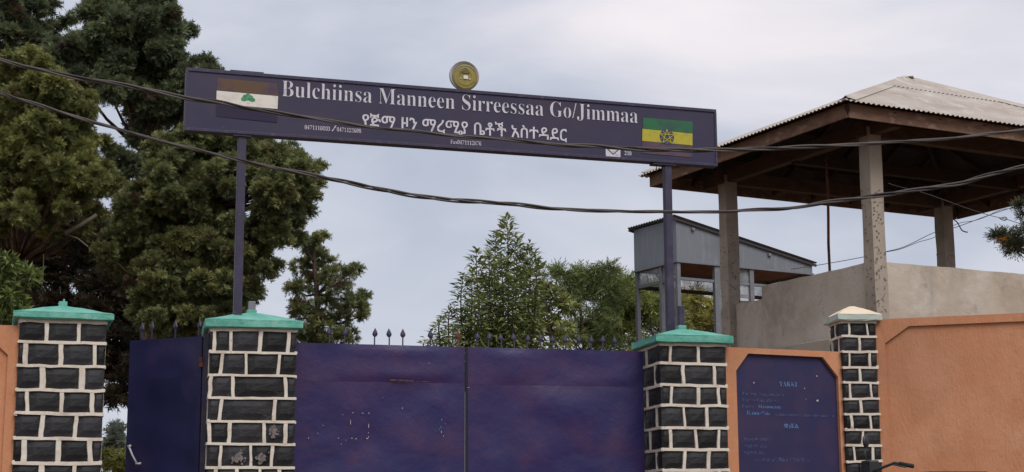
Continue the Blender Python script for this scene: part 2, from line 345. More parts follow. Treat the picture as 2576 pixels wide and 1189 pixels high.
def make_pillar(label, center, yaw, w, d, rows, front, left, right, cap, joint=.045, seed=1, hjoint=.036):
    """rows: heights of the level joints from the top down (world z); front/left/right: joint fractions per course"""
    rnd = random.Random(seed)
    root = empty('stone_pillar', (center.x, center.y, GZ), yaw)
    tag(root, label, 'pillar')
    rows = [z - GZ for z in rows]; step = rows[-2] - rows[-1]
    n0 = len(rows)
    while rows[-1] > step * .6: rows.append(rows[-1] - step * rnd.uniform(.94, 1.06))
    rows[-1] = 0.0
    top = rows[0]
    c = MB(); c.box(-w/2 + .05, w/2 - .05, -d/2 + .05, d/2 - .05, 0, top); c.build('core', M['core'], root)
    mo = MB(); K = 0
    sides = (('f', front, w, Vector((0, -d/2, 0)), 0.0), ('l', left, d, Vector((-w/2, 0, 0)), -math.pi/2), ('r', right, d, Vector((w/2, 0, 0)), math.pi/2))
    for key, joints, L, off, rz in sides:
        cz, sn = math.cos(rz), math.sin(rz)
        def T(x, y, z): return Vector((off.x + cz * x - sn * y, off.y + sn * x + cz * y, z))
        nrm = Vector((sn, -cz, 0))
        for k in range(len(rows) - 1):
            z1, z0 = rows[k], rows[k + 1]
            js = joints[k] if k < len(joints) else joints[len(joints) - 2 + (k - len(joints)) % 2]
            ed = [0.0] + list(js) + [1.0]
            for a, b in zip(ed[:-1], ed[1:]):
                if b - a < .03: continue
                x0, x1 = -L/2 + a * L, -L/2 + b * L
                in0 = .004 if a == 0 else joint * .30; in1 = .004 if b == 1 else joint * .30
                if key != 'f':                       # side stones start behind the front ones
                    if a == 0 and key == 'r': in0 = .135
                    if b == 1 and key == 'l': in1 = .135
                ww = x1 - x0 - in0 - in1; hh = z1 - z0 - hjoint * .55
                if ww < .02: continue
                K += 1
                sm = stone_mesh(ww, hh, .12, seed * 1000 + K)
                o = sm.build('stone', M['stone'], root); o.location = T((x0 + in0 + x1 - in1) / 2, 0, (z0 + z1) / 2); o.rotation_euler = (rnd.uniform(-.012, .012), 0, rz)
            for q in js:
                lean = rnd.uniform(-.010, .010)
                wobble_bar(mo, T(-L/2 + q * L + lean, 0, z0), T(-L/2 + q * L - lean, 0, z1), joint * rnd.uniform(.75, 1.2), .006, nrm, rnd, .06)
            if k < len(rows) - 1:
                wobble_bar(mo, T(-L/2, 0, z1 + rnd.uniform(-.006, .006)), T(L/2, 0, z1 + rnd.uniform(-.006, .006)), hjoint * rnd.uniform(.9, 1.1) * (1.25 if k == 0 else 1), .008, nrm, rnd)
    mo.build('mortar', M['mortar'], root)
    # cap: a shallow hipped slab with a thick edge
    ov, th, rise, topm, edgem = cap['ov'], cap['th'], cap['rise'], cap['top'], cap['edge']
    hw, hd = w/2 + ov, d/2 + ov; z0 = top + .012
    sl_ = MB()
    def ring(f, z, jit=.004, n=6):
        out = []
        cs = [(-hw*f, -hd*f), (hw*f, -hd*f), (hw*f, hd*f), (-hw*f, hd*f)]
        for i in range(4):
            (x0, y0), (x1, y1) = cs[i], cs[(i + 1) % 4]
            for k in range(n): t = k / n; out.append((x0 + (x1-x0)*t + rnd.uniform(-jit, jit), y0 + (y1-y0)*t + rnd.uniform(-jit, jit), z + rnd.uniform(-jit, jit)))
        return out
    def loft(m, rings, capends=True):
        b = len(m.v); n = len(rings[0])
        for r_ in rings: m.v += r_
        for j in range(len(rings) - 1):
            for k in range(n): m.f.append((b + j*n + k, b + j*n + (k+1) % n, b + (j+1)*n + (k+1) % n, b + (j+1)*n + k))
        if capends: m.f.append(tuple(b + k for k in range(n))[::-1]); e = b + (len(rings)-1)*n; m.f.append(tuple(e + k for k in range(n)))
    loft(sl_, [ring(.97, z0), ring(1.0, z0 + .012), ring(1.0, z0 + th)])
    sl_.build('cap_slab', edgem, root)
    hp = MB(); prof = [(1.002, 0, .003), (.97, .05, .003), (.8, .24, .004), (.6, .47, .004), (.4, .71, .004), (.2, .9, .003), (.09, 1.0, .002)]
    loft(hp, [ring(f, z0 + th - .004 + rise * q, jt) for f, q, jt in prof])
    hp.build('cap_top', topm, root)
    for (kind, x, ww, h0, h1, mat) in cap.get('stubs', []):
        s_ = MB()
        zt = z0 + th + rise
        s_.box(x - ww/2, x + ww/2, -ww/2, ww/2, zt + h0 - .03, zt + h1)
        s_.build(kind, mat, root, bevel=.006)
    return root, top + GZ

def pillar_on(plane, xl, xr, yref=1000):
    a, b = plane.sz(xl, yref)[0], plane.sz(xr, yref)[0]
    return (a + b) / 2, b - a

# pillar beside the left wall
s1, w1 = pillar_on(FP, 30, 252)
r1 = [FP.sz(150, 594.5 + r / 2)[1] for r in (428, 533, 655, 775, 895, 1020, 1142)]
j1 = [(.31, .68), (.083, .487, .872), (.29, .737), (.128, .52, .867), (.31, .69), (.12, .506, .87), (.33, .70), (.11, .5, .88)]
c1 = FP.pt(s1, w1 / 2)
make_pillar('wide black stone pillar with flared teal cap at the far left beside orange wall', c1, R(18), w1, w1, r1, j1, [(.3, .7), (.15, .5, .85)] * 5, [(.35, .7), (.18, .55, .85)] * 5,
            dict(ov=.06, th=.070, rise=.12, top=M['teal'], edge=M['teal'], stubs=[('conduit_stub', 0, .085, 0, .045, M['teal']), ('wire_end', .01, .02, .04, .075, M['teal'])]), seed=1, joint=.055)
# pillar between the small gate and the main gate
s2, w2 = pillar_on(FP, 524, 744)
r2 = [FP.sz(632, 594.5 + r / 2)[1] for r in (472, 585, 702, 815, 933, 1047, 1165)]
j2 = [(.05, .24, .575, .905), (.137, .42, .795), (.02, .275, .88), (.145, .76), (.02, .25, .645, .89), (.156, .5, .74), (.1, .35, .6, .83), (.15, .5, .8)]
c2 = FP.pt(s2, w2 / 2)
make_pillar('black stone pillar under the left end of the sign with chipped paint and grey stub', c2, FP.yaw, w2, w2, r2, j2, [(.3, .7), (.15, .5, .85)] * 5, [(.35, .7), (.18, .55, .85)] * 5,
            dict(ov=.055, th=.085, rise=.13, top=M['teal'], edge=M['teal'], stubs=[('cap_peak', 0, .10, 0, .03, M['teal']), ('conduit_stub', .0, .075, .03, .12, M['boothpost'])]), seed=2, joint=.040, hjoint=.030)
chip = MB(); rndc = random.Random(9)
pr_ = next(o for o in COL.objects if o.name.startswith('stone_pillar') and 'chipped' in o.get('label', ''))
def blotch(px, py, w_, h_, n=26):
    s_, z = FP.sz(px, py)
    for k in range(n):
        x = s_ - s2 + rndc.gauss(0, .45) * w_; zz = z - GZ + rndc.gauss(0, .45) * h_; r_ = rndc.uniform(.006, .020)
        poly = [(x + r_ * math.cos(a) * rndc.uniform(.6, 1.3), zz + r_ * math.sin(a) * rndc.uniform(.6, 1.3)) for a in [q * math.pi / 3 for q in range(6)]]
        chip.prism(poly, -w2 / 2 - .0115 - .0004 * (k % 7), -w2 / 2 - .004)
blotch(596, 1154, .07, .055, 60); blotch(656, 1152, .05, .05, 34); blotch(688, 1086, .04, .06, 30); blotch(690, 1078, .04, .03, 8)
tag(chip.build('chipped_paint', M['chip'], pr_), kind='stuff')
# pillar at the right of the main gate
s3, w3 = pillar_on(FP, 1663, 1830)
def y6(r): return 534.6 + .55 * r
r3 = [FP.sz(1664, y6(r))[1] for r in (603, 690, 790, 885, 985, 1085, 1180)]
j3 = [(.15, .575), (.34, .81), (.155, .56, .87), (.34, .68), (.13, .51, .85), (.33, .69), (.15, .55, .85), (.34, .7)]
l3 = [(.35,), (.12, .75), (.35,), (.14, .78), (.45,), (.11, .74), (.4,), (.15, .7)]
c3 = FP.pt(s3, w3 / 2)
make_pillar('black stone pillar with teal cap between the main gate and the blue notice panel', c3, FP.yaw, w3, w3, r3, j3, l3, [(.35, .7), (.18, .55, .85)] * 5,
            dict(ov=.065, th=.085, rise=.115, top=M['teal'], edge=M['teal'], stubs=[('cap_peak', 0, .09, 0, .04, M['teal']), ('conduit_stub', .0, .06, .05, .26, M['post'])]), seed=3, joint=.038, hjoint=.036)

# ------------------------------------------------------------------ orange walls
def panel_wall(name, label, plane, s0, s1, ztop, inner, thick, depth, field_mat, cat='wall', field_name='field', frame_mat=None):
    """inner = (left, right, z of side chamfer end, x of the top chamfer starts (2), top z); all in plane run / world z"""
    root = empty(name, (*plane.pt(s0), GZ), plane.yaw); tag(root, label, cat)
    L = s1 - s0; T = ztop - GZ
    il, ir, zl, zr, tl, tr, tz0, tz1 = inner
    il -= s0; ir -= s0; tl -= s0; tr -= s0; zl -= GZ; zr -= GZ; tz0 -= GZ; tz1 -= GZ; zb = .25
    I = [(il, zb), (il, zl), (tl, tz0), (tr, tz1), (ir, zr), (ir, zb)]
    O = [(0, 0), (0, zl), (0, T), (L, T), (L, zr), (L, 0)]
    m = MB()
    nI = [(x, 0, z) for x, z in I]; nB = [(x, depth + .01, z) for x, z in I]; nO = [(x, 0, z) for x, z in O]; nK = [(x, thick, z) for x, z in O]
    m.v = nI + nB + nO + nK
    q = lambda o, i: o * 6 + i
    m.f += [(q(2,0), q(0,0), q(0,1), q(2,1)), (q(2,1), q(0,1), q(0,2), q(2,2)), (q(2,2), q(0,2), q(0,3), q(2,3)), (q(2,3), q(0,3), q(0,4), q(2,4)), (q(2,4), q(0,4), q(0,5), q(2,5)), (q(2,5), q(0,5), q(0,0), q(2,0))]
    for i in range(6): k = (i + 1) % 6; m.f.append((q(0,i), q(1,i), q(1,k), q(0,k))); m.f.append((q(2,i), q(2,k), q(3,k), q(3,i)))
    m.f.append(tuple(q(3, i) for i in range(6)))
    fo = m.build('border', frame_mat or M['orange'], root)
    f = MB(); pad = .05
    J = [(il - pad, zb - pad), (il - pad, zl), (tl - pad, tz0 + pad * .6), (tr + pad, tz1 + pad * .6), (ir + pad, zr), (ir + pad, zb - pad)]
    f.prism(J, depth, depth + .03)
    fd = f.build(field_name, field_mat, root)
    return root, fd

# notice wall
corner3 = FP.pt(s3 + w3 / 2, .10)
NP = Plane(corner3, R(21.8))
def nx(px, py=1000): return NP.sz(px, py)[0]
ztn = (NP.sz(1830, 874)[1] + NP.sz(2122, 886)[1]) / 2
sn0, sn1 = -.02, nx(2126)
notice_root, notice = panel_wall('notice_wall', 'orange plastered wall bay holding the blue painted notice panel', NP, sn0, sn1, ztn,
    (nx(1854), nx(2110.5), NP.sz(1848, 933)[1], NP.sz(2107, 949)[1], nx(1882, 890), nx(2070, 899), NP.sz(1882, 890)[1], NP.sz(2070, 899)[1]), .25, .045, M['notice'], field_name='notice_panel')
# narrow pillar
P4 = Plane(NP.pt(nx(2117), -.06), R(8))
s4, w4 = pillar_on(P4, 2124, 2212)
r4 = [P4.sz(2166, y6(r))[1] for r in (503, 570, 638, 710, 780, 853, 925, 995, 1068, 1140)]
j4 = [(.22, .74), (.5,), (.19, .77), (.47,), (.17, .77), (.46,), (.18, .72), (.47,), (.22, .75), (.5,)]
c4 = P4.pt(s4, w4 / 2)
make_pillar('narrow black stone pillar with cream cap between notice wall and right orange wall', c4, P4.yaw, w4, w4, r4, j4, [(.5,), (.2, .75)] * 8, [(.5,), (.25, .75)] * 8,
            dict(ov=.055, th=.075, rise=.12, top=M['cream'], edge=M['paleteal']), seed=4, joint=.030, hjoint=.030)
# right wall, coming towards the road
RP = Plane(P4.pt(s4 + w4 / 2 + .0, .03), R(-19))
ztr = RP.sz(2390, 796)[1]
sr1 = 5.6
def rx_(px, py): return RP.sz(px, py)
panel_wall('boundary_wall', 'long orange plastered wall at the right with a chamfered sunken field', RP, -.03, sr1, ztr,
    (rx_(2233, 1000)[0], sr1 - .2, rx_(2229, 864)[1], rx_(2229, 864)[1], rx_(2286, 821)[0], sr1 - .5, rx_(2286, 821)[1], rx_(2286, 821)[1]), .25, .030, M['orange'])
# left wall
LP = FP.back(.02)
sl1 = LP.sz(38, 1000)[0]; sl0 = sl1 - 4.0
ztl = LP.sz(25, 819)[1]
panel_wall('boundary_wall', 'orange plastered wall at the left edge of the picture', LP, sl0, sl1 + .015, ztl,
    (sl0 + .2, LP.sz(14, 1000)[0], LP.sz(18, 893)[1], LP.sz(18, 893)[1], sl0 + .4, LP.sz(-14, 862)[0], LP.sz(-14, 862)[1], LP.sz(-14, 862)[1]), .25, .028, M['orange'])

# ------------------------------------------------------------------ lettering
_MATH = {}
def serif(s):
    o = ''
    for ch in s:
        if 'A' <= ch <= 'Z': o += chr(0x1D400 + ord(ch) - 65)
        elif 'a' <= ch <= 'z': o += chr(0x1D41A + ord(ch) - 97)
        elif '0' <= ch <= '9': o += chr(0x1D7CE + ord(ch) - 48)
        else: o += ch
    return o
def text_mesh(name, body, off, depth=.0):
    cu = bpy.data.curves.new(name, 'FONT'); cu.body = body; cu.size = 1.0; cu.offset = off; cu.resolution_u = 3; cu.extrude = depth
    ob = bpy.data.objects.new(name, cu); COL.objects.link(ob)
    dg = bpy.context.evaluated_depsgraph_get(); me = bpy.data.meshes.new_from_object(ob.evaluated_get(dg))
    bpy.data.objects.remove(ob); bpy.data.curves.remove(cu)
    return me
def lettering(name, body, mat, parent, x0, x1, z0, h, y, off=0.0, href=None, droop=0.0):
    """flat painted letters: run from x0 to x1, baseline z0, capital height h, on the plane y (facing -y)"""
    me = text_mesh(name, body, off)
    n = len(me.vertices); co = np.zeros(n * 3); me.vertices.foreach_get('co', co); co = co.reshape(-1, 3)
    mn, mxx = co.min(0), co.max(0)
    hr = href if href else .70
    X = x0 + (co[:, 0] - mn[0]) / (mxx[0] - mn[0]) * (x1 - x0)
    Z = z0 + co[:, 1] / hr * h
    co2 = np.stack([X, np.full(n, y), Z], 1)
    me.vertices.foreach_set('co', co2.ravel()); me.update()
    me.materials.clear(); me.materials.append(mat)
    o = bpy.data.objects.new(name, me); link(o, parent); return o

# notice lettering (painted on the sunken panel); local frame of the notice wall
NB = NP.back(.045)
def nloc(px, py):
    a, z = NB.sz(px, py); return a - sn0, z - GZ
def ntext(body, px0, px1, py, hpx, mat, off=.0, href=None):
    xa, za = nloc(px0, py); xb, zb = nloc(px1, py + (px1 - px0) * .035)
    lettering('lettering', body, mat, notice, xa, xb, (za + zb) / 2, hpx / 4000 * 17.3, .045 - .003, off, href)
ntext(serif('YAKKI'), 1960, 2005, 972, 12, M['noticetext'])
ntext(serif(': Farra Nageenyaa'), 1860, 1973, 994, 8.5, M['noticefaint'])
ntext(serif(': Farra Guddinaa'), 1860, 1960, 1010, 8.5, M['noticefaint'])
ntext(serif(': Farra'), 1860, 1896, 1026, 8.5, M['noticefaint'])
ntext(serif('Misoomaa'), 1906, 1966, 1027, 8.5, M['noticetext'])
ntext(serif('Kanaafuu'), 1878, 1936, 1043, 9.5, M['noticetext'])
ntext(serif('yakka ittisuuf haa hirmaannu'), 1950, 2098, 1046, 7, M['noticefaint'])
ntext('ወንጀል', 1972, 2009, 1077, 10, M['noticetext'], .02)
ntext('የሰላም ጠር', 1872, 1934, 1109, 7, M['noticefaint'], .01)
ntext('የእድገት ጠር', 1872, 1930, 1126, 7, M['noticefaint'], .01)
ntext('የልማት ጠር', 1872, 1926, 1143, 7, M['noticefaint'], .01)
ntext('ስለዚህ ወንጀልን እንከላከል', 1900, 2036, 1159, 8, M['noticefaint'], .015)
fl = MB()
for px, py, r_ in ((2054, 947, .009), (2056, 1009, .013), (2023, 978, .006), (1896, 964, .007), (2027, 1005, .004)):
    x, z = nloc(px, py); fl.prism([(x + r_ * math.cos(a) * random.uniform(.7, 1.2), z + r_ * math.sin(a) * random.uniform(.7, 1.3)) for a in [k * math.pi / 3.5 for k in range(7)]][::-1], .038, .044)
tag(fl.build('paint_chip', M['scratch'], notice), kind='stuff')

# ------------------------------------------------------------------ main gate
GP = FP.back(.50)
def spike(parent, x, z, h, mat, rnd, name='spike'):
    m = MB(); w = .013
    lean = rnd.uniform(-.012, .012)
    m.box(x - w/2, x + w/2, -w/2, w/2, z - .02, z + h * .55)
    prof = [(.010, .48), (.021, .54), (.030, .64), (.024, .76), (.012, .9), (.002, 1.02)]
    b = len(m.v); n = 6
    for r_, q in prof:
        for k in range(n):
            a = 2 * math.pi * k / n; m.v.append((x + lean * q + r_ * math.cos(a), r_ * .45 * math.sin(a), z + h * q))
    for j in range(len(prof) - 1):
        for k in range(n): m.f.append((b + j*n + k, b + j*n + (k+1) % n, b + (j+1)*n + (k+1) % n, b + (j+1)*n + k))
    return m.build(name, mat, parent)
def sheet(m, x0, x1, z0, z1, ztop_fn, y, amp, seed, nx_=28, nz_=18, back=.004):
    b = len(m.v)
    for j in range(nz_ + 1):
        for i in range(nx_ + 1):
            x = x0 + (x1 - x0) * i / nx_; zt = ztop_fn(x) if ztop_fn else z1; z = z0 + (zt - z0) * j / nz_
            e = min(i, nx_ - i, 3) / 3 * min(j, nz_ - j, 2) / 2
            m.v.append((x, y + amp * e * fbm((x * .9 + seed, 3.1, z * 1.1), 3) - amp * .2 * e, z))
    for j in range(nz_):
        for i in range(nx_): a = b + j * (nx_ + 1) + i; m.f.append((a, a + 1, a + nx_ + 2, a + nx_ + 1))
def gate_leaf(label, plane, s0, s1, z0, zta, ztb, zseam, spikes, mat, name='gate_leaf', seed=1, hinge='l', group=None, sp_h=.18):
    root = empty(name, (*plane.pt(s0), GZ), plane.yaw); tag(root, label, 'gate', group)
    L = s1 - s0; rnd = random.Random(seed)
    ft = lambda x: zta + (ztb - zta) * x / L - GZ
    zs_ = zseam - GZ
    m = MB(); sheet(m, .0, L, zs_ + .0006, 0, ft, -.020, .022, seed * 7.3, 24, 10); m.build('sheet', mat, root, smooth=True)
    m = MB(); sheet(m, .0, L, z0 - GZ, zs_ - .0006, None, -.020, .030, seed * 11.7, 24, 22); m.build('sheet', mat, root, smooth=True)
    f = MB(); t = .045
    f.box(.002, t, -.014, .03, z0 - GZ, ft(0) - .006); f.box(L - t, L - .002, -.014, .03, z0 - GZ, ft(L) - .006)
    f.bar((t, .008, ft(t) - .025), (L - t, .008, ft(L - t) - .025), .04, .04)
    f.bar((t, .008, zs_), (L - t, .008, zs_), .04, .04); f.bar((t, .008, z0 - GZ + .03), (L - t, .008, z0 - GZ + .03), .04, .05)
    f.build('frame', M['iron'], root)
    for px, hh, mt in spikes:
        x = plane.sz(px, 870)[0] - s0
        spike(root, x, ft(x), hh, M[mt], rnd)
    return root, ft
xg0, xg1, xg2 = GP.sz(738, 1000)[0], GP.sz(1170.5, 1000)[0], GP.sz(1618, 1000)[0]
zg0, zgm, zg1 = GP.sz(750, 863)[1], GP.sz(1170, 874)[1], GP.sz(1610, 885)[1]
zsm = GP.sz(960, 962)[1]
def sx7(r): return 692 + .3907 * r
lsp = [(sx7(r), .175, 'iron') for r in (350, 448, 640, 735, 822, 1000)] + [(sx7(1177), .17, 'rust')]
rsp = [(sx7(r), .165 * q, 'iron') for r, q in zip((1297, 1375, 1457, 1540, 1625, 1707, 1785, 1870, 1955, 2035, 2110, 2190), (1, 1, .95, 1, .93, 1, .9, .93, 1, .95, 1, .95))]
leafL, ftL = gate_leaf('left leaf of the purple sheet metal main gate, scratched and rust marked', GP, xg0, xg1 - .008, GZ + .06, zg0, zgm, zsm, lsp, M['gate'], seed=1)
leafR, ftR = gate_leaf('right leaf of the purple sheet metal main gate, with a full row of spikes', GP, xg1 + .012, xg2, GZ + .06, zgm, zg1, zsm - .01, rsp, M['gate'], seed=2)
# overlap bar on the right leaf
b_ = MB(); b_.box(-.018, .012, -.030, -.012, .06, ftR(0) - .004); b_.build('meeting_bar', M['core'], leafR, bevel=.003)
# scratches, old tape and rust on the left leaf
def gl(px, py): a, z = GP.sz(px, py); return a - xg0, z - GZ
sc_ = MB(); rnd = random.Random(5)
def fleck(m, x, z, w, h, y=-.052, t=.0015):
    n = 7; poly = [(x + w * math.cos(2*math.pi*k/n) * rnd.uniform(.6, 1.1), z + h * math.sin(2*math.pi*k/n) * rnd.uniform(.6, 1.1)) for k in range(n)]
    m.prism(poly, y, y + t)
def fl7(rx, ry): return sx7(rx), 754.8 + .3907 * ry
for rx, ry, w, h in ((497, 730, .006, .007), (560, 732, .012, .004), (600, 732, .006, .008), (482, 790, .004, .035), (598, 815, .004, .030), (596, 858, .003, .008), (404, 893, .005, .006), (452, 905, .004, .004), (490, 893, .007, .006), (517, 897, .008, .005), (588, 895, .010, .007), (597, 886, .004, .010), (422, 930, .003, .008), (432, 742, .004, .004), (1068, 775, .004, .008), (1062, 822, .004, .006), (1066, 853, .004, .016), (1078, 880, .004, .008), (1240, 568, .014, .003), (815, 700, .006, .006), (985, 412, .008, .003), (212, 892, .005, .008), (305, 812, .005, .005), (272, 862, .004, .006), (1090, 800, .003, .003), (1052, 835, .005, .003), (690, 632, .003, .005)):
    x, z = gl(*fl7(rx, ry)); fleck(sc_, x, z, w, h)
tag(sc_.build('scratch_mark', M['scratch'], leafL), kind='stuff')
ru = MB()
for rx, ry, w, h in ((805, 523, .12, .012), (760, 520, .06, .008), (870, 526, .05, .006), (960, 530, .10, .003), (250, 522, .03, .004)):
    x, z = gl(*fl7(rx, ry)); fleck(ru, x, z, w, h, -.050)
tag(ru.build('rust_patch', M['rustmark'], leafL), kind='stuff')

# small gate, swung inwards from the middle pillar
hinge = FP.pt(s2 - w2 / 2 - .04, .30)
PP = Plane(hinge, R(-25))
xp0 = PP.sz(325, 1000)[0]; ztp = (PP.sz(330, 858)[1] + PP.sz(525, 846)[1]) / 2
psp = [(357, .185, 'iron'), (381, .195, 'iron'), (440, .185, 'iron'), (500, .17, 'iron')]
pedL, ftP = gate_leaf('narrow dark blue pedestrian gate leaf standing ajar between two pillars', PP, xp0, -.02, GZ + .06, ztp, ztp, PP.sz(430, 953)[1], psp, M['leaf_gate'], name='pedestrian_gate', seed=3)
x0 = -.02 - xp0
for zz in (PP.sz(520, 912)[1] - GZ, .5):
    hg = MB(); hg.lathe([(0, zz - .05), (.026, zz - .05), (.026, zz + .05), (0, zz + .05)], 10)
    hg.v = [(v[0] + x0 + .012, v[1] - .035, v[2]) for v in hg.v]; hg.build('hinge', M['rust'], pedL)
hp_ = MB(); hp_.box(x0 + .028, x0 + .095, -.035, .045, .06, ztp - GZ + .02); hp_.build('hinge_post', M['iron'], pedL)
def pl(px, py): a, z = PP.sz(px, py); return a - xp0, z - GZ
bt = MB(); (xa, za), (xb, zb) = pl(334, 1125), pl(354, 1166)
bt.tube([(xa, -.06, za), ((xa+xb)/2, -.075, (za+zb)/2), (xb, -.07, zb)], .010, 8); bt.tube([(xa - .03, -.03, za + .005), (xa, -.06, za), (xa + .02, -.06, za + .01)], .014, 8); bt.tube([(xb - .01, -.07, zb - .01), (xb + .05, -.06, zb - .005)], .012, 8)
bt.build('latch_bolt', M['silver'], pedL, smooth=True)

# ------------------------------------------------------------------ sign over the gate
pl0 = at(604, 600, 16.0)
SP = Plane((pl0.x, 16.15), R(17.5))
def ss(px, py): return SP.sz(px, py)
sa, ztl_ = ss(471, 165); sb_, ztr_ = ss(1800, 285); _, zbl = ss(470, 320); _, zbr = ss(1800, 424)
zT, zB = (ztl_ + ztr_) / 2, (zbl + zbr) / 2
board = empty('sign_board', (*SP.pt(sa), GZ), SP.yaw)
tag(board, 'long purple lettered sign board on two posts above the main gate', 'sign')
SL = sb_ - sa; zt, zb = zT - GZ, zB - GZ
m = MB(); sheet(m, .0, SL, zb, zt, None, .0, .003, 4.4, 60, 8)
m.box(.004, SL - .004, .014, .11, zb + .004, zt - .004)
m.build('panel', M['board'], board)
m = MB(); t = .028
m.box(-.006, SL + .006, -.012, .12, zt - t, zt + .008); m.box(-.006, SL + .006, -.012, .12, zb - .008, zb + t * .8)
m.box(-.008, t * .7, -.011, .119, zb + t * .8, zt - t); m.box(SL - t * .7, SL + .008, -.011, .119, zb + t * .8, zt - t)
m.build('frame', M['frame'], board, bevel=.003)
def sloc(px, py): a, z = ss(px, py); return a - sa, z - GZ
x0, z0 = sloc(580, 172); x1, _ = sloc(664, 178)
m = MB(); m.box(x0, x1, .01, .10, zt + .008, zt + .026); m.build('top_strip', M['iron'], board)
for px, nm in ((604, 'left'), (1687, 'right')):
    xx = sloc(px, 600)[0]; m = MB(); wpx = .042
    m.box(xx - wpx, xx + wpx, .02, .02 + 2 * wpx, 0, zb - .008)
    o = m.build('post', M['post'], board, bevel=.006)
    m = MB(); m.box(xx - .10 - (.09 if nm == 'right' else 0), xx + .09, .0, .12, zb - .028, zb - .009); m.build('bracket', M['frame'], board)
    if nm == 'right': m = MB(); m.box(xx - .135, xx - .128, .05, .057, zb - .10, zb - .028); m.build('bolt', M['iron'], board)
YL = -.0055
def stext(body, p0, p1, h, mat, off, href=None, y=YL):
    xa, za = sloc(*p0); xb, zb_ = sloc(*p1)
    return lettering('lettering', body, mat, board, xa, xb, (za + zb_) / 2, h, y, off, href)
hcap = sloc(720, 200)[1] - sloc(720, 239)[1]
stext(serif('Bulchiinsa Manneen Sirreessaa Go/Jimmaa'), (709, 238.5), (1604, 315), hcap * 1.06, M['letter'], -.012)
# the Amharic line
stext('የጅማ ዞን ማረሚያ ቤቶች አስተዳደር', (911, 315), (1426, 359), hcap * .76, M['letter'], .012, .70)
hs = hcap * .27
stext(serif('0471110003'), (766, 326.5), (830, 330), hs, M['letter2'], -.008)
stext('/', (834, 331), (846, 331), hs * 1.35, M['letter2'], 0)
stext(serif('0471122608'), (847, 331.5), (908, 336), hs, M['letter2'], -.008)
stext(serif('Fax0471112876'), (1133, 363), (1210, 367), hs, M['letter2'], -.008)
stext(serif('210'), (1571, 391), (1588, 392), hs, M['letter2'], 0)
def quadp(m, pts, y=YL, t=.002):
    m.prism([sloc(*p) for p in pts], y, y + t)
m = MB(); quadp(m, [(543, 294), (697, 309), (698, 276.4), (543.6, 262)]); m.build('flag_stripe', M['flagred'], board)
m = MB(); quadp(m, [(543.6, 261), (698, 275.4), (699.5, 243), (545, 229)], YL - .001); m.build('flag_stripe', M['flagwhite'], board)
m = MB(); quadp(m, [(545, 228), (699.5, 242), (696, 211), (547, 197)]); m.build('flag_stripe', M['flagbrown'], board)
m = MB(); cx, cz = sloc(624, 248)
crown = [(-.070, -.030), (-.074, -.008), (-.058, .010), (-.048, .032), (-.024, .036), (-.014, .056), (.010, .052), (.022, .034), (.046, .028), (.054, .008), (.074, -.006), (.070, -.030), (.040, -.038), (.012, -.026), (-.012, -.026), (-.042, -.038)]
m.prism([(cx + a, cz + b) for a, b in crown][::-1], YL - .003, YL - .001); o_ = m.build('tree_emblem', M['emgreen'], board)
m = MB(); m.prism([(cx - .006, cz - .026), (cx + .006, cz - .026), (cx + .008, cz - .058), (cx - .008, cz - .058)][::-1], YL - .003, YL - .001); m.build('tree_emblem_trunk', M['flagwhite'], board)
# green yellow red flag
m = MB(); quadp(m, [(1615.7, 324.4), (1741.5, 336.5), (1742, 307), (1618, 297)]); m.build('flag_stripe', M['flaggreen'], board)
m = MB(); quadp(m, [(1615, 355.3), (1741.5, 366.7), (1741.5, 337.2), (1615.7, 325)], YL - .001); m.build('flag_stripe', M['flagyellow'], board)
m = MB(); quadp(m, [(1615, 386), (1741, 397), (1741.5, 367.5), (1615, 356)]); m.build('flag_stripe', M['flagred2'], board)
cx, cz = sloc(1677, 345.4); rr = .088
m = MB(); m.prism([(cx + rr * math.cos(a), cz + rr * math.sin(a)) for a in [k * 2 * math.pi / 32 for k in range(32)]][::-1], YL - .003, YL); disc_ = m.build('star_disc', M['emblue'], board)
m = MB(); pts = [(cx + rr * 1.02 * math.sin(2 * math.pi * k / 5), cz + rr * 1.02 * math.cos(2 * math.pi * k / 5)) for k in range(5)]
for k in range(5):
    a, b = pts[k], pts[(k + 2) % 5]; m.bar((a[0], YL - .005 - .0003 * k, a[1]), (b[0], YL - .005 - .0003 * k, b[1]), .002, .008, (0, 1, 0)) if False else m.bar((a[0], YL - .006 - .0005 * k, a[1]), (b[0], YL - .006 - .0005 * k, b[1]), .008, .002, (0, 1, 0))
    q = 2 * math.pi * (k + .5) / 5
    m.bar((cx + rr * .55 * math.sin(q), YL - .005, cz + rr * .55 * math.cos(q)), (cx + rr * .9 * math.sin(q), YL - .005, cz + rr * .9 * math.cos(q)), .005, .002, (0, 1, 0))
m.build('star', M['flagyellow'], disc_)
# envelope mark
x0, z0 = sloc(1523.5, 396); x1, z1 = sloc(1560, 377)
m = MB(); m.box(x0, x1, YL - .001, YL + .001, z0, z1); env = m.build('envelope_mark', M['letter'], board)
m = MB(); xm = (x0 + x1) / 2; zm = z0 + (z1 - z0) * .38
for xe in (x0 + .02, x1 - .02): m.bar((xe, YL - .0025, z1 - .002), (xm, YL - .0025 - (.0004 if xe > xm else 0), zm), .010, .002, (0, 1, 0))
m.build('envelope_flap', M['board'], env)
